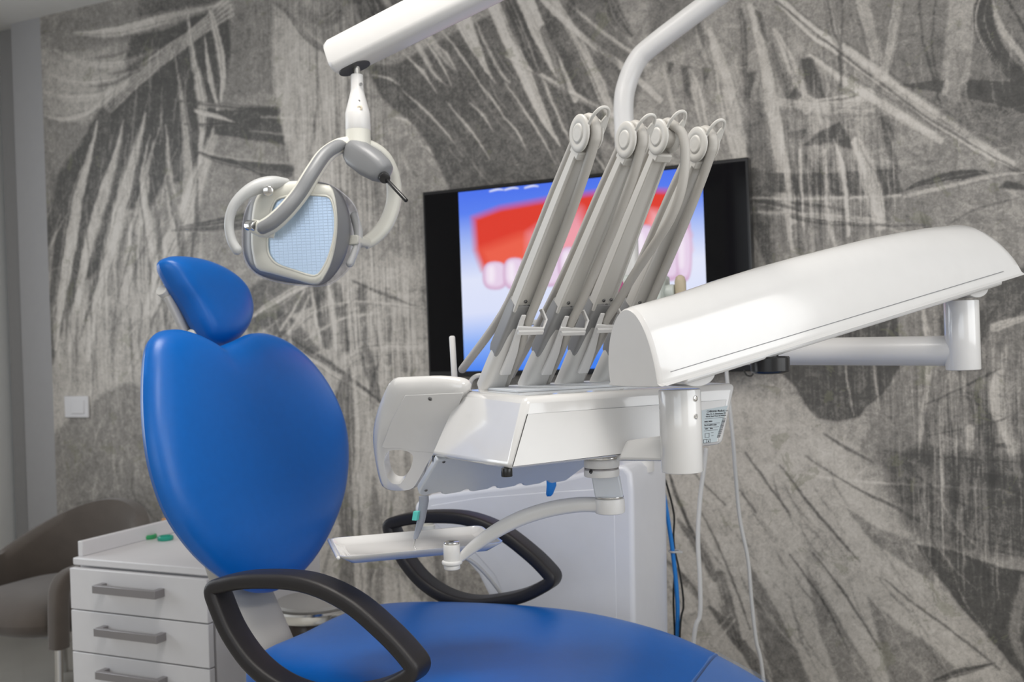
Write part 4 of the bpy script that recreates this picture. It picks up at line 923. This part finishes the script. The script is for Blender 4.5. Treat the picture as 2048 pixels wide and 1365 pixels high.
for (x, y, w_, h_) in ((1408, 868, 9, .6), (1408, 876, 9, .6), (1408, 868, .7, 8), (1416, 867, .7, 8), (1420, 866, 5, .7), (1421, 872, 4, .7), (1405, 880, 14, .6), (1404, 887, 14, .6), (1405, 880, .7, 7), (1411, 880, .7, 7), (1418, 879, .7, 7), (1414, 882, 2, 3)): lbox(x, y, x + w_, y + h_)
obj('label_print', lbm, INK, cn, smooth=0)
# handle frame at the left of the console
def ring_res(pts, n, closed=True):
    q = [V((x, y, 0)) for x, y in pts]; q = cat_rom(q, 8, True)
    L_ = [0]
    for i in range(len(q)): L_.append(L_[-1] + (q[(i + 1) % len(q)] - q[i]).length)
    out = []
    for k in range(n):
        t = L_[-1] * k / n; i = max(j for j in range(len(L_) - 1) if L_[j] <= t); f_ = (t - L_[i]) / max(L_[i + 1] - L_[i], 1e-6)
        out.append(q[i].lerp(q[(i + 1) % len(q)], f_))
    return [(p.x, p.y) for p in out]
hp0 = P(931, 780, 1.565); hp1 = P(800, 772, 1.60); hp2 = P(800, 985, 1.73)
hn = (hp1 - hp0).cross(hp2 - hp0).normalized(); hn = hn if hn.y < 0 else -hn
def H(x, y, off=0.0): return onpl(x, y, hp0, hn) + hn * off
hout = [(779, 770), (800, 767), (886, 765), (934, 778), (925, 808), (905, 850), (884, 895), (862, 920), (838, 972), (824, 985), (792, 989), (768, 986), (756, 974), (746, 935), (741, 896), (742, 862), (752, 822), (768, 784)]
hin = [(810, 786), (822, 783), (890, 783), (922, 783), (915, 810), (898, 848), (880, 888), (858, 922), (836, 962), (822, 979), (794, 982), (776, 979), (766, 968), (758, 935), (756, 900), (764, 862), (779, 830), (798, 794)]
hole = [(774, 905), (786, 901), (804, 901), (818, 905), (826, 914), (822, 934), (814, 950), (806, 962), (798, 969), (784, 967), (774, 955), (769, 934), (769, 918)]
NR = 72
def align(r, c):  # start each ring at the same bearing, same turning sense
    import math as m_
    k = min(range(len(r)), key=lambda i: abs(m_.atan2(r[i][1] - c[1], r[i][0] - c[0]) + m_.pi * .75)); r = r[k:] + r[:k]
    ar_ = sum(r[i][0] * r[(i + 1) % len(r)][1] - r[(i + 1) % len(r)][0] * r[i][1] for i in range(len(r)))
    return r if ar_ > 0 else [r[0]] + r[1:][::-1]
RO = align(ring_res(hout, NR), (840, 870)); RI = align(ring_res(hin, NR), (840, 870)); RH = align(ring_res(hole, NR), (797, 935))
mb = MB()
th_ = .022
rings = [[H(x, y, 0) for x, y in RH], [H(x, y, 0) for x, y in RI], [H(x, y, -.006) for x, y in [((a[0] * .7 + b[0] * .3), (a[1] * .7 + b[1] * .3)) for a, b in zip(RO, RI)]], [H(x, y, -.012) for x, y in RO], [H(x, y, -th_ + .004) for x, y in RO], [H(x, y, -th_) for x, y in [((a[0] * .85 + b[0] * .15), (a[1] * .85 + b[1] * .15)) for a, b in zip(RO, RI)]], [H(x, y, -th_) for x, y in RH], [H(x, y, 0) for x, y in RH]]
mb.loft(rings, caps=False); hf = obj('handle_frame', mb, WHITE, cn, smooth=50)
bp_ = [(811, 790), (928, 785), (905, 845), (880, 896), (868, 905), (828, 902), (800, 896), (771, 896), (764, 893), (785, 838)]
mb = MB(); mb.prism([H(x, y, .0004) for x, y in bp_], hn * .0016); obj('back_plate', mb, WHITE_SATIN, hf, bevel=.0008)
screw(H(861, 797, .002), hn, hf, .0035)
# slanted handpiece holder under the console
hc = [P(868, 922, 1.56), P(838, 988, 1.625), P(838, 988, 1.625) + UR * .30 + V((0, 0, .012)), P(868, 922, 1.56) + UR * .30 + V((0, 0, .015))]
hv = (hc[1] - hc[0]).normalized(); pn = UR.cross(hv).normalized(); pn = pn if pn.y < 0 else -pn
mb = MB(); O_ = hc[0]; W_ = .30; Hh = (hc[1] - hc[0]).length
outl = [(.006, 0), (W_, 0), (W_ + .004, Hh * .55), (W_ - .02, Hh + .004)]
nb_ = 5
for k in range(nb_):
    x1 = W_ - .02 - k * .050; outl += [(x1 - .004, Hh + .010), (x1 - .030, Hh + .013), (x1 - .038, Hh + .010), (x1 - .040, Hh + .004), (x1 - .046, Hh + .003)]
outl += [(.012, Hh + .010), (.002, Hh + .004), (-.002, Hh - .006)]
mb.prism([O_ + UR * x + hv * y for x, y in outl], -pn * .012); hpn = obj('handpiece_holder', mb, mat('holder_plastic', (.60, .63, .68), .38), cn, bevel=.003, seg=3)
for x, y in ((.012, .006), (.004, Hh - .008)): screw(O_ + UR * (x + .006) + hv * y, pn, hpn, .0028)
# rubber feet
for p in (P(1021, 941, 1.345), P(880, 915, 1.57)):
    mb = MB(); mb.cyl(p - Z3 * .008 - fn * .012, p + Z3 * .004 - fn * .012, .0078, 20, .001); obj('rubber_foot', mb, BLACK, cn)
# white rod and small loop behind the console
r0 = P(911, 775, 1.70); r1 = P(904, 672, 1.70)
mb = MB(); mb.cyl(V((r0.x, r0.y, r0.z - .03)), r1, .0052, 16, .003); obj('handle_rod', mb, WHITE_SATIN, cn)
lp = [P(938, 778, 1.66), P(942, 762, 1.66), P(952, 753, 1.66), P(966, 752, 1.67), P(980, 762, 1.68), P(984, 778, 1.68)]
mb = MB(); mb.tube(cat_rom(lp, 4), .0038, 10); obj('wire_loop', mb, WHITE_SATIN, cn)

# ---------------------------------------------------------------- instrument arms
bases = [(983, 768), (1064, 768), (1137, 767), (1206, 766)]
tops = [(1160, 268), (1252, 281), (1315, 275), (1392, 290)]
names = ['first of the four grey instrument arms from the left, standing slightly apart', 'second grey instrument arm from the left, its hose looping over a disc', 'third grey instrument arm from the left, its hose bulging far to the right', 'rightmost grey instrument arm, beside the end cap of the white support arm']
PB0 = P(983, 768, 1.60)
for i in range(4):
    b0 = onpl(bases[i][0], bases[i][1], PB0, VR.cross(Z3).cross(Z3) if False else VR)
    tp = onpl(tops[i][0] + 15, tops[i][1], b0 + UR * (.0 if i != 1 else .004), UR)
    EL = tp - b0; LL = EL.length; EL.normalize(); EU = UR - EL * UR.dot(EL); EU.normalize(); EN = EU.cross(EL).normalized()
    if EN.dot(-VR) < 0: EN = -EN       # EN: front side of the arm
    def Q(l, n_=0.0, u=0.0): return b0 + EL * (LL * l) + EN * n_ + EU * u
    t = thing('handpiece_whip', b0, names[i], 'instrument arm', 'whip arms rising from the console')
    # lower sleeve
    def ring(l, w_, d_, r_, n_=0.0, dl=0.0): return [Q(l, n_ + y, x) + EL * dl for x, y in rrect(w_, d_, r_, 4)]
    mb = MB(); mb.loft([ring(-.015, .042, .034, .012), ring(.10, .040, .032, .012), ring(.19, .036, .028, .010), ring(.33, .032, .024, .009), ring(.335, .026, .018, .006)]); obj('lower_sleeve', mb, SLEEVE, t, smooth=50)
    # darker joint between the sleeve and the channel, with its side guard
    mb = MB(); mb.loft([ring(.14, .0355, .029, .006, -.003), ring(.165, .0395, .030, .006, -.003), ring(.33, .0360, .029, .006, -.0015), ring(.375, .0355, .0265, .008, -.001)]); obj('joint', mb, DARKG, t, smooth=50)
    mb = MB(); mb.sweep([Q(.09, .0185, .004), Q(.19, .0195, .003), Q(.26, .021, -.001), Q(.34, .024, -.006), Q(.362, .024, -.006)], rrect(.010, .004, .0015), up=EN, scale=[1.9, 1.5, 1.1, .8, .7]); cl = obj('hose_clip', mb, WHITE_SATIN, t, smooth=40)
    mb = MB(); mb.sweep([Q(.312, .026, -.010), Q(.305, .027, .034), Q(.325, .016, .040), Q(.345, .002, .034)], rrect(.0035, .0075, .001), up=EL); mb.box(Q(.298, .029, .013), (EU, EL, EN), (.021, .0035, .0025)); obj('clip_bar', mb, WHITE_SATIN, cl, smooth=40, bevel=.0006)
    screw(Q(.135, .019, .002), EN, t, .0032)
    # channel
    mb = MB(); W2 = .0300
    def chan(l, w_, d_):
        w_ /= 2
        return [Q(l, d_ / 2, -w_ + .001), Q(l, d_ / 2, -w_ + .004), Q(l, d_ / 2 - .0035, -w_ + .0055), Q(l, d_ / 2 - .0035, w_ - .0055), Q(l, d_ / 2, w_ - .004), Q(l, d_ / 2, w_ - .001), Q(l, d_ / 2 - .001, w_), Q(l, -d_ / 2 + .006, w_), Q(l, -d_ / 2, w_ - .005), Q(l, -d_ / 2, -w_ + .005), Q(l, -d_ / 2 + .006, -w_), Q(l, d_ / 2 - .001, -w_)]
    mb.loft([chan(.352, .034, .024), chan(.40, .0345, .024), chan(.60, .031, .022), chan(.80, .028, .020), chan(.945, .025, .018)]); ch_ = obj('channel', mb, WARM, t, smooth=35)
    mb = MB(); mb.box(Q(.945, .004, 0), (EU, EL, EN), (.0125, .006, .012)); obj('neck', mb, WARM, t, bevel=.002)
    for (l_, u_) in ((.392, -.002), (.372, .006)) + (((.395, .011),) if i == 2 else ()): screw(Q(l_, .0095, u_), EN, t, .0028)
    # discs with ridged face and the roller between them
    dc = Q(1.0, 0, -.0105)
    mb = MB(); mb.lathe(dc, -EU, [(-.001, .018), (0, .0238), (.001, .0248), (.0025, .0247), (.004, .0228), (.0048, .0150), (.0042, .0142), (.0042, .0128), (.0054, .0120), (.0058, .0095), (.0055, .008), (.0058, .005), (.0058, .0)], 48); obj('disc', mb, WARM, t, smooth=50)
    mb = MB(); mb.lathe(Q(1.0, 0, .0095), EU, [(-.002, .016), (0, .0205), (.001, .0215), (.0025, .0210), (.0035, .019)], 40); obj('disc', mb, WARM, t, smooth=50)
    mb = MB(); mb.cyl(Q(1.0, 0, -.0105), Q(1.0, 0, .0105), .0145, 32); obj('roller', mb, HOSE, t)
    # wire loop above
    tu = Z3; 
    hb = Q(1.0, .0, -.010); 
    lpn = [Q(.985, .008, -.0100), Q(1.035, .010, -.0105), Q(1.070, .012, -.0105), Q(1.095, .013, -.0060), Q(1.103, .013, .001), Q(1.095, .012, .0085), Q(1.070, .010, .0130), Q(1.03, .010, .0145), Q(.985, .010, .0145)]
    mb = MB(); mb.tube(cat_rom(lpn, 5), .0023, 10); mb.loft([[Q(1.072, .010 + y, x + .0115) for x, y in rrect(.004, .004, .001)], [Q(1.045, .010 + y, x + .0100) for x, y in rrect(.011, .004, .001)], [Q(.99, .009 + y, x + .0135) for x, y in rrect(.008, .005, .001)]]); obj('guide_loop', mb, WARM, t, smooth=60)
    # hose over the roller
    R_ = .0205; hr = .0068
    bul = [.004, .022, .055, .010][i]
    over = [Q(1.0, -R_ * math.cos(q), .001) + EL * (R_ * math.sin(q)) for q in [math.pi * k / 8 for k in range(9)]]
    rear = [Q(-.09, -.064 - .012 * (i == 0), -.014 * (i == 0)), Q(.25, -.038, -.002), Q(.5, -.030, .0), Q(.75, -.028, .001), Q(.9, -.024, .001)]
    if i == 2:
        over = [Q(1.0, -R_ * math.cos(q), .003) + EL * (R_ * math.sin(q)) for q in [math.pi * k / 8 for k in range(5)]] + [Q(1.035, .018, .012), Q(.985, .040, .014)]
        front = [Q(.90, .060, .013), Q(.80, .064, .012), Q(.68, .054, .010), Q(.54, .038, .010), Q(.42, .028, .010), Q(.31, .019, .008), Q(.18, .006, .020), Q(-.02, -.004, .022)]
    elif i == 1:
        front = [Q(.92, .027, .002), Q(.82, .028, .004), Q(.70, .026, .008), Q(.56, .023, .010), Q(.42, .022, .010), Q(.31, .020, .009), Q(.18, .010, .020), Q(-.02, .004, .022)]
    else:
        front = [Q(.92, .022, .003), Q(.82, .021, .006), Q(.70, .019, .009), Q(.56, .018, .010), Q(.42, .018, .010), Q(.31, .019, .009), Q(.18, .012, .018), Q(-.02, .006, .020)]
    mb = MB(); mb.tube(cat_rom(rear + over + front, 5), hr, 12); obj('hose', mb, HOSE, t, smooth=70)

# ================================================================ TRAY TABLE
pv = P(1204, 925, 1.455)
tr_ = thing('tray_table', V((pv.x, pv.y, P(1218, 1025, 1.455).z)), 'small white instrument tray on a curved arm under the console', 'tray table')
def vc(px_, py0, py1, d, r, nm, m, n=36, bev=.002, par=tr_):
    a_ = P(px_, py0, d); b_ = P(px_, py1, d); mb = MB(); mb.cyl(V((a_.x, a_.y, b_.z)), a_, r, n, bev); return obj(nm, mb, m, par)
vc(1203, 912, 919, 1.455, .0235, 'spacer_ring', CHROME); vc(1203, 918, 936, 1.455, .0258, 'upper_collar', WHITE_SATIN, bev=.003); vc(1203, 935.5, 938.5, 1.455, .0250, 'spacer_ring', HANDLE); vc(1203, 938, 953, 1.455, .0258, 'pivot_ring', WHITE_SATIN)
screw(P(1182, 944, 1.436), V((-.6, -.9, 0)), tr_, .003, BLACK)
mb = MB(); mb.loft([[P(x, 996, 1.462 + dd) for x, dd in ((1190, 0), (1246, 0), (1248, .036), (1194, .036))], [P(x, 951, 1.455 + dd) for x, dd in ((1182, 0), (1237, 0), (1240, .036), (1186, .036))]]); obj('drop_block', mb, mat('holder_plastic', (.60, .63, .68), .38), tr_, bevel=.002)
vc(1219, 992, 996, 1.475, .0208, 'spacer_ring', CHROME); vc(1219, 996, 1027, 1.475, .0222, 'lower_pivot', WHITE_SATIN, bev=.003)
apts = [(1206, 1011, 1.475, 1.0), (1160, 1010, 1.485, 1.0), (1100, 1019, 1.495, 1.02), (1040, 1038, 1.505, 1.0), (990, 1064, 1.515, .95), (950, 1092, 1.525, .8), (924, 1114, 1.53, .6), (910, 1124, 1.532, .5)]
ap = cat_rom([V((x, y, d)) for x, y, d, s_ in apts], 5); sc_ = [v_.x for v_ in cat_rom([V((s_, 0, 0)) for *_, s_ in apts], 5)]
mb = MB(); mb.sweep([P(p.x, p.y, p.z) for p in ap], rrect(.020, .0225, .009, 4), up=Z3, scale=sc_); obj('curved_arm', mb, WHITE_SATIN, tr_, smooth=60)
vc(903, 1084, 1089, 1.53, .0118, 'hub_cap', CHROME, bev=.001); vc(903, 1089, 1122, 1.53, .0128, 'hub', WHITE_SATIN, bev=.001); vc(904, 1121, 1129, 1.53, .0158, 'hub_collar', WHITE_SATIN); vc(904, 1130, 1139, 1.53, .0125, 'hub_foot', WHITE_SATIN)
zt_ = P(903, 1122, 1.53).z
TN0 = onz(684, 1134, zt_ - .006); TN1 = onz(1004, 1104, zt_ - .006); TF0 = onz(694, 1092, zt_ - .006); TF1 = onz(968, 1070, zt_ - .006)
tu_ = (TN1 - TN0).normalized(); tv_ = Z3.cross(tu_).normalized(); tv_ = tv_ if tv_.y > 0 else -tv_
Wt = (TN1 - TN0).length; Dt = ((TF0 - TN0).dot(tv_) + (TF1 - TN1).dot(tv_)) / 2
tc_ = TN0 + tu_ * Wt / 2 + tv_ * Dt / 2
def tring(w_, d_, r_, z_): return [tc_ + tu_ * x + tv_ * y + Z3 * z_ for x, y in rrect(w_, d_, r_, 5)]
mb = MB(); mb.loft([tring(Wt - .03, Dt - .03, .012, 0), tring(Wt - .008, Dt - .008, .014, .008), tring(Wt + .006, Dt + .006, .016, .013), tring(Wt + .008, Dt + .008, .016, .0155), tring(Wt + .002, Dt + .002, .015, .0155), tring(Wt - .010, Dt - .010, .013, .009), tring(Wt - .030, Dt - .030, .010, .0045)]); obj('tray', mb, WHITE, tr_, smooth=40)
mb = MB()
e = tc_ - tu_ * (Wt / 2 + .005); mb.tube([e - tv_ * (Dt / 2 - .002) + Z3 * .0135, e + tv_ * (Dt / 2 - .002) + Z3 * .0135], .0032, 10); obj('end_rail', mb, WHITE, tr_)
# handpieces hanging from the holder
def handpiece(pts, rs, label, name='handpiece'):
    t = thing(name, P(*pts[-1]), label, 'handpiece'); return t
hpz = 1.615
h0, h1, h2 = P(848, 1003, hpz), P(842, 1042, hpz), P(831, 1078, hpz - .005)
t = thing('scaler_handpiece', h2, 'grey scaler handpiece with teal switch and fine bent tip above the tray', 'handpiece')
ax_ = (h1 - h0)
mb = MB(); mb.loft([[p + A3 * (math.cos(q) * r_) + B3 * (math.sin(q) * r_) for q in [2 * math.pi * k / 18 for k in range(18)]] for p, r_ in ((h0 + Z3 * .008, .0080), (h0, .0080), (h1, .0068), (h1.lerp(h2, .5), .0055), (h2, .0035))]); obj('body', mb, mat('handpiece_grey', (.27, .29, .34), .35), t, smooth=60)
mb = MB(); mb.box(P(832, 1032, hpz - .010), (A3, (h1 - h0), B3), (.0045, .0075, .004)); obj('switch', mb, TEAL, t, bevel=.001)
mb = MB(); mb.tube(cat_rom([h2 + Z3 * .002, P(829, 1088, hpz - .006), P(828, 1094, hpz - .006), P(831, 1099, hpz - .007)], 4), .0013, 8); obj('tip', mb, CHROME, t)
hb0, hb1 = P(1103, 972, 1.80), P(1098, 993, 1.80)
t = thing('blue_handpiece', hb1, 'short blue handle end sticking out below the console behind the holder', 'handpiece')
mb = MB(); mb.loft([[p + A3 * (math.cos(q) * r_) + B3 * (math.sin(q) * r_) for q in [2 * math.pi * k / 18 for k in range(18)]] for p, r_ in ((hb0 + Z3 * .018, .009), (hb0, .0088), (hb0.lerp(hb1, .8), .0065), (hb1, .004))]); obj('body', mb, CABLEB, t, smooth=60)

# ================================================================ OPERATING LIGHT
ol_ = thing('operating_light', P(600, 560, 1.85), 'dental operating light with curved grey yoke hanging above the blue headrest', 'operating light')
LZ = 1.85
# beam
g0 = P(684, 112, 1.87); g1 = P(1010, -52, 1.76); gd = (g1 - g0); gd.normalize(); gu = (Z3 - gd * gd.z).normalized(); gs = gd.cross(gu)
def gring(p, w_, h_, r_): return [p + gs * x + gu * y for x, y in rrect(w_, h_, r_, 5)]
mb = MB(); g2 = g1 + gd * .35
mb.loft([gring(g0 - gd * .020, .052, .046, .014), gring(g0 - gd * .018, .060, .056, .016), gring(g0 - gd * .008, .064, .064, .016), gring(g0 + gd * .3, .064, .068, .016), gring(g2, .064, .070, .016)]); obj('beam', mb, WHITE_SATIN, ol_, smooth=50)
pc = P(712, 146, LZ + .01)
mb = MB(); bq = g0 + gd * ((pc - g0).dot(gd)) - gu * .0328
mb.loft([[bq + gd * x - gu * .0010 + gs * y for x, y in rrect(.062, .040, .019, 6)], [bq + gd * x + gu * .010 + gs * y for x, y in rrect(.062, .040, .019, 6)]]); obj('slot', mb, mat('slot_shade', (.05, .05, .05), .5), ol_)  # solid inlay, no cut: the recess's shade is painted as its dark colour
c1 = P(712, 128, LZ + .01); c2 = P(714, 160, LZ + .01); c3 = P(716, 262, LZ + .01)
mb = MB(); mb.cyl(c1, c2, .0072, 20); obj('spindle', mb, CHROME, ol_)
mb = MB(); ax_ = (c3 - c2); Lc = ax_.length
mb.lathe(c2 - ax_.normalized() * .010, ax_, [(0, .010), (.001, .0112), (.028, .0118), (.032, .0125), (Lc * .75, .0225), (Lc * .78, .0230), (Lc + .008, .0236), (Lc + .010, .0225)], 40); co_ = obj('swivel_cone', mb, WHITE_SATIN, ol_, smooth=30)
screw(P(718, 202, LZ - .006), -CF, co_, .0022, BLACK); screw(P(719, 216, LZ - .010), -CF, co_, .0055, mat('cream_button', (.62, .56, .45), .4), 'button'); screw(P(722, 168, LZ - .002), -CF, co_, .003, DARKG)
c4 = P(717, 292, LZ + .01)
mb = MB(); mb.lathe(c3 - ax_.normalized() * .001, ax_, [(0, .0232), (.012, .0232), (.030, .024), (.036, .018)], 36); obj('hub', mb, CREAM, ol_)
# yoke: from left pivot up over the hub and down the right side
yk = [(526, 458, 1.775, 1.05), (545, 447, 1.77, 1.1), (572, 422, 1.77, 1.1), (600, 388, 1.78, 1.1), (625, 348, 1.79, 1.1), (650, 312, 1.81, 1.1), (676, 294, 1.835, 1.05), (706, 290, 1.855, 1.0), (742, 298, 1.87, 1.0), (770, 320, 1.89, 1.0), (786, 360, 1.91, 1.0), (787, 405, 1.92, 1.0), (772, 447, 1.92, 1.0), (748, 475, 1.91, .95), (728, 488, 1.90, .8)]
def curve(pts, n=5):
    p = cat_rom([V((a, b, c)) for a, b, c, d in pts], n); s_ = [v_.x for v_ in cat_rom([V((d, 0, 0)) for a, b, c, d in pts], n)]; return [P(q.x, q.y, q.z) for q in p], s_
pth, scl = curve(yk)
mb = MB(); mb.sweep(pth, rrect(.030, .020, .009, 4), up=B3, scale=scl); obj('yoke', mb, CREAM, ol_, smooth=60)
pth2, scl2 = curve([(a, b - 2, c - .012, d) for a, b, c, d in yk[:7]] + [(690, 292, 1.838, .6)])
mb = MB(); mb.tube(pth2, .0108, 16, scale=scl2); obj('yoke_grip', mb, LGREY, ol_, smooth=60)
# motor housing with a black pin
m0, m1 = P(706, 302, 1.835), P(766, 344, 1.795); md = (m1 - m0); ml = md.length; md.normalize(); mu = (Z3 - md * md.z).normalized(); ms = md.cross(mu)
def mr(t, w_, h_, r_): return [m0 + md * (ml * t) + ms * x + mu * y for x, y in rrect(w_, h_, r_, 5)]
mb = MB(); mb.loft([mr(-.15, .022, .022, .010), mr(-.05, .036, .038, .012), mr(.15, .046, .050, .014), mr(.6, .046, .052, .014), mr(.92, .040, .046, .014), mr(1.06, .034, .038, .014), mr(1.10, .024, .028, .012)]); mh = obj('joint_housing', mb, LGREY, ol_, smooth=60)
mb = MB(); k0_ = P(766, 353, 1.79); mb.cyl(k0_, P(770, 357, 1.775), .010, 24, .002); obj('pin_seat', mb, BLACK, mh)
mb = MB(); mb.cyl(P(768, 354, 1.785), P(813, 402, 1.74), .0036, 14, .001); obj('pin', mb, BLACK, mh)
# head
hn_ = V((-.10, -1, -.10)).normalized(); hq = P(600, 470, 1.80)
def HH(x, y, off=0.0): return onpl(x, y, hq + hn_ * off, hn_)
f_out = [(560, 366), (600, 362), (640, 368), (664, 376), (674, 420), (674, 470), (664, 522), (648, 556), (632, 570), (590, 560), (545, 548), (514, 538), (505, 510), (502, 480), (504, 430), (512, 396), (530, 378)]
b_out = [(560, 364), (605, 360), (650, 366), (680, 384), (698, 425), (701, 470), (690, 515), (668, 552), (642, 570), (592, 568), (540, 558), (508, 543), (490, 515), (487, 480), (490, 430), (502, 392), (528, 372)]
g_out = [(560, 396), (600, 389), (640, 391), (660, 396), (669, 425), (670, 460), (663, 496), (652, 526), (638, 548), (624, 552), (590, 542), (556, 530), (541, 516), (535, 500), (535, 470), (540, 430), (548, 405)]
NH = 64
RA, RB_, RG = [align(ring_res(r, NH), (595, 465)) for r in (f_out, b_out, g_out)]
def mixr(r1, r2, k): return [(a[0] * (1 - k) + b[0] * k, a[1] * (1 - k) + b[1] * k) for a, b in zip(r1, r2)]
def toc(r, k, c=(597, 466)): return [(c[0] + (x - c[0]) * k, c[1] + (y - c[1]) * k) for x, y in r]
mb = MB(); mb.loft([[HH(x, y, -.010) for x, y in toc(RG, .99)], [HH(x, y, .002) for x, y in RG], [HH(x, y, .004) for x, y in mixr(RG, RA, .35)], [HH(x, y, .002) for x, y in mixr(RG, RA, .85)], [HH(x, y, -.004) for x, y in RA], [HH(x, y, -.008) for x, y in RA]], caps=False); obj('bezel', mb, CREAM, ol_, smooth=60)
mb = MB(); mb.loft([[HH(x, y, -.008) for x, y in RA], [HH(x, y, -.040) for x, y in mixr(RA, RB_, .8)], [HH(x, y, -.055) for x, y in RB_], [HH(x, y, -.080) for x, y in toc(RB_, .96)], [HH(x, y, -.105) for x, y in toc(RB_, .8)], [HH(x, y, -.120) for x, y in toc(RB_, .5)], [HH(x, y, -.123) for x, y in toc(RB_, .1)]], caps=True); 
obj('head_shell', mb, LGREY, ol_, smooth=60)
# clear outer shell
sh_out = [(560, 372), (605, 362), (655, 368), (692, 392), (712, 418), (719, 455), (716, 500), (700, 535), (672, 562), (640, 573), (590, 570), (545, 562), (512, 548), (492, 525), (485, 490), (485, 455), (490, 425), (500, 405), (520, 385)]
RS = align(ring_res(sh_out, NH), (597, 466))
mb = MB(); mb.loft([[HH(x, y, -.030) for x, y in toc(RS, .995)], [HH(x, y, -.034) for x, y in toc(RS, 1.01)], [HH(x, y, -.075) for x, y in toc(RS, 1.0)], [HH(x, y, -.118) for x, y in toc(RS, .84)], [HH(x, y, -.135) for x, y in toc(RS, .45)], [HH(x, y, -.131) for x, y in toc(RS, .45)], [HH(x, y, -.114) for x, y in toc(RS, .82)], [HH(x, y, -.075) for x, y in toc(RS, .985)], [HH(x, y, -.030) for x, y in toc(RS, .98)]], caps=False); obj('clear_cover', mb, CLEAR, ol_, smooth=60)
# faceted reflector dish
REF = bpy.data.materials.new('faceted_reflector'); REF.use_nodes = True; nt = REF.node_tree; b_ = nt.nodes['Principled BSDF']
t_ = nt.nodes.new('ShaderNodeTexCoord'); br_ = nt.nodes.new('ShaderNodeTexBrick')
br_.offset = 0; br_.inputs['Scale'].default_value = 95; br_.inputs['Mortar Size'].default_value = .08; br_.inputs['Mortar Smooth'].default_value = 1; br_.inputs['Brick Width'].default_value = .8; br_.inputs['Row Height'].default_value = .5
mp_ = nt.nodes.new('ShaderNodeMapping'); mp_.inputs['Rotation'].default_value = (math.pi / 2, 0, 0)
nt.links.new(t_.outputs['Object'], mp_.inputs[0]); nt.links.new(mp_.outputs[0], br_.inputs['Vector'])
bu = nt.nodes.new('ShaderNodeBump'); bu.inputs['Strength'].default_value = .2; bu.inputs['Distance'].default_value = .001; nt.links.new(br_.outputs['Fac'], bu.inputs['Height']); nt.links.new(bu.outputs[0], b_.inputs['Normal'])
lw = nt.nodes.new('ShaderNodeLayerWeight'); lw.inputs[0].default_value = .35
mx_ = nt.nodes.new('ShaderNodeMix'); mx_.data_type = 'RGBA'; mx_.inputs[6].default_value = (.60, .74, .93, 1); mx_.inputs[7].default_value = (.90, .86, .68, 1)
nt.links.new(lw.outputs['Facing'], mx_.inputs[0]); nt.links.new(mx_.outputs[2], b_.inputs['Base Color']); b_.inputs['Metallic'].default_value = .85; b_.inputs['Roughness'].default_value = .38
mb = MB(); mb.loft([[HH(x, y, -.004 - .034 * (1 - k ** 2)) for x, y in toc(RG, k)] for k in (1.0, .96, .9, .8, .7, .6, .5, .4, .3, .2, .1, .02)]); obj('reflector', mb, REF, ol_, smooth=60)
mb = MB(); mb.tube([HH(x, y, .0015) for x, y in RG], .0022, 8, closed=True); obj('lens_rim', mb, CREAM, ol_, smooth=60)
# pivots, handles
mb = MB(); mb.cyl(P(496, 451, 1.79), P(512, 452, 1.775), .0095, 24, .002); obj('pivot_knob', mb, CHROME, ol_)
mb = MB(); mb.sweep([P(504, 452, 1.785), P(522, 458, 1.782), P(550, 464, 1.785)], rrect(.030, .018, .008), up=B3, scale=[.8, 1, .8]); obj('pivot_block', mb, CREAM, ol_, smooth=60)
lh = [(572, 365, 1.80, .9), (545, 366, 1.79, 1.5), (515, 374, 1.78, 1.6), (487, 390, 1.77, 1.25), (466, 415, 1.765, 1.05), (458, 448, 1.765, 1.0), (463, 480, 1.765, 1.0), (474, 500, 1.765, 1.05)]
pth3, scl3 = curve(lh); mb = MB(); mb.tube(pth3, .0085, 16, scale=scl3); hdl = obj('handle', mb, mat('handle_grey', (.46, .465, .465), .4), ol_, smooth=60)
mb = MB(); mb.cyl(P(537, 382, 1.782), P(536, 382, 1.762), .0095, 24, .003); obj('handle_knob', mb, CHROME, hdl)
rh = [(708, 432, 1.87, .9), (716, 460, 1.865, 1.0), (716, 485, 1.86, .9), (708, 508, 1.85, .8), (700, 527, 1.845, .9)]
pth4, scl4 = curve(rh); mb = MB(); mb.tube(pth4, .0085, 14, scale=scl4); obj('handle', mb, mat('handle_grey', (.46, .465, .465), .4), ol_, smooth=60)
mb = MB(); mb.sweep([P(704, 480, 1.85), P(730, 486, 1.895)], rrect(.026, .018, .006), up=Z3); obj('pivot_block', mb, CREAM, ol_, bevel=.002)
screw(P(723, 486, 1.875), -CF, ol_, .0018)
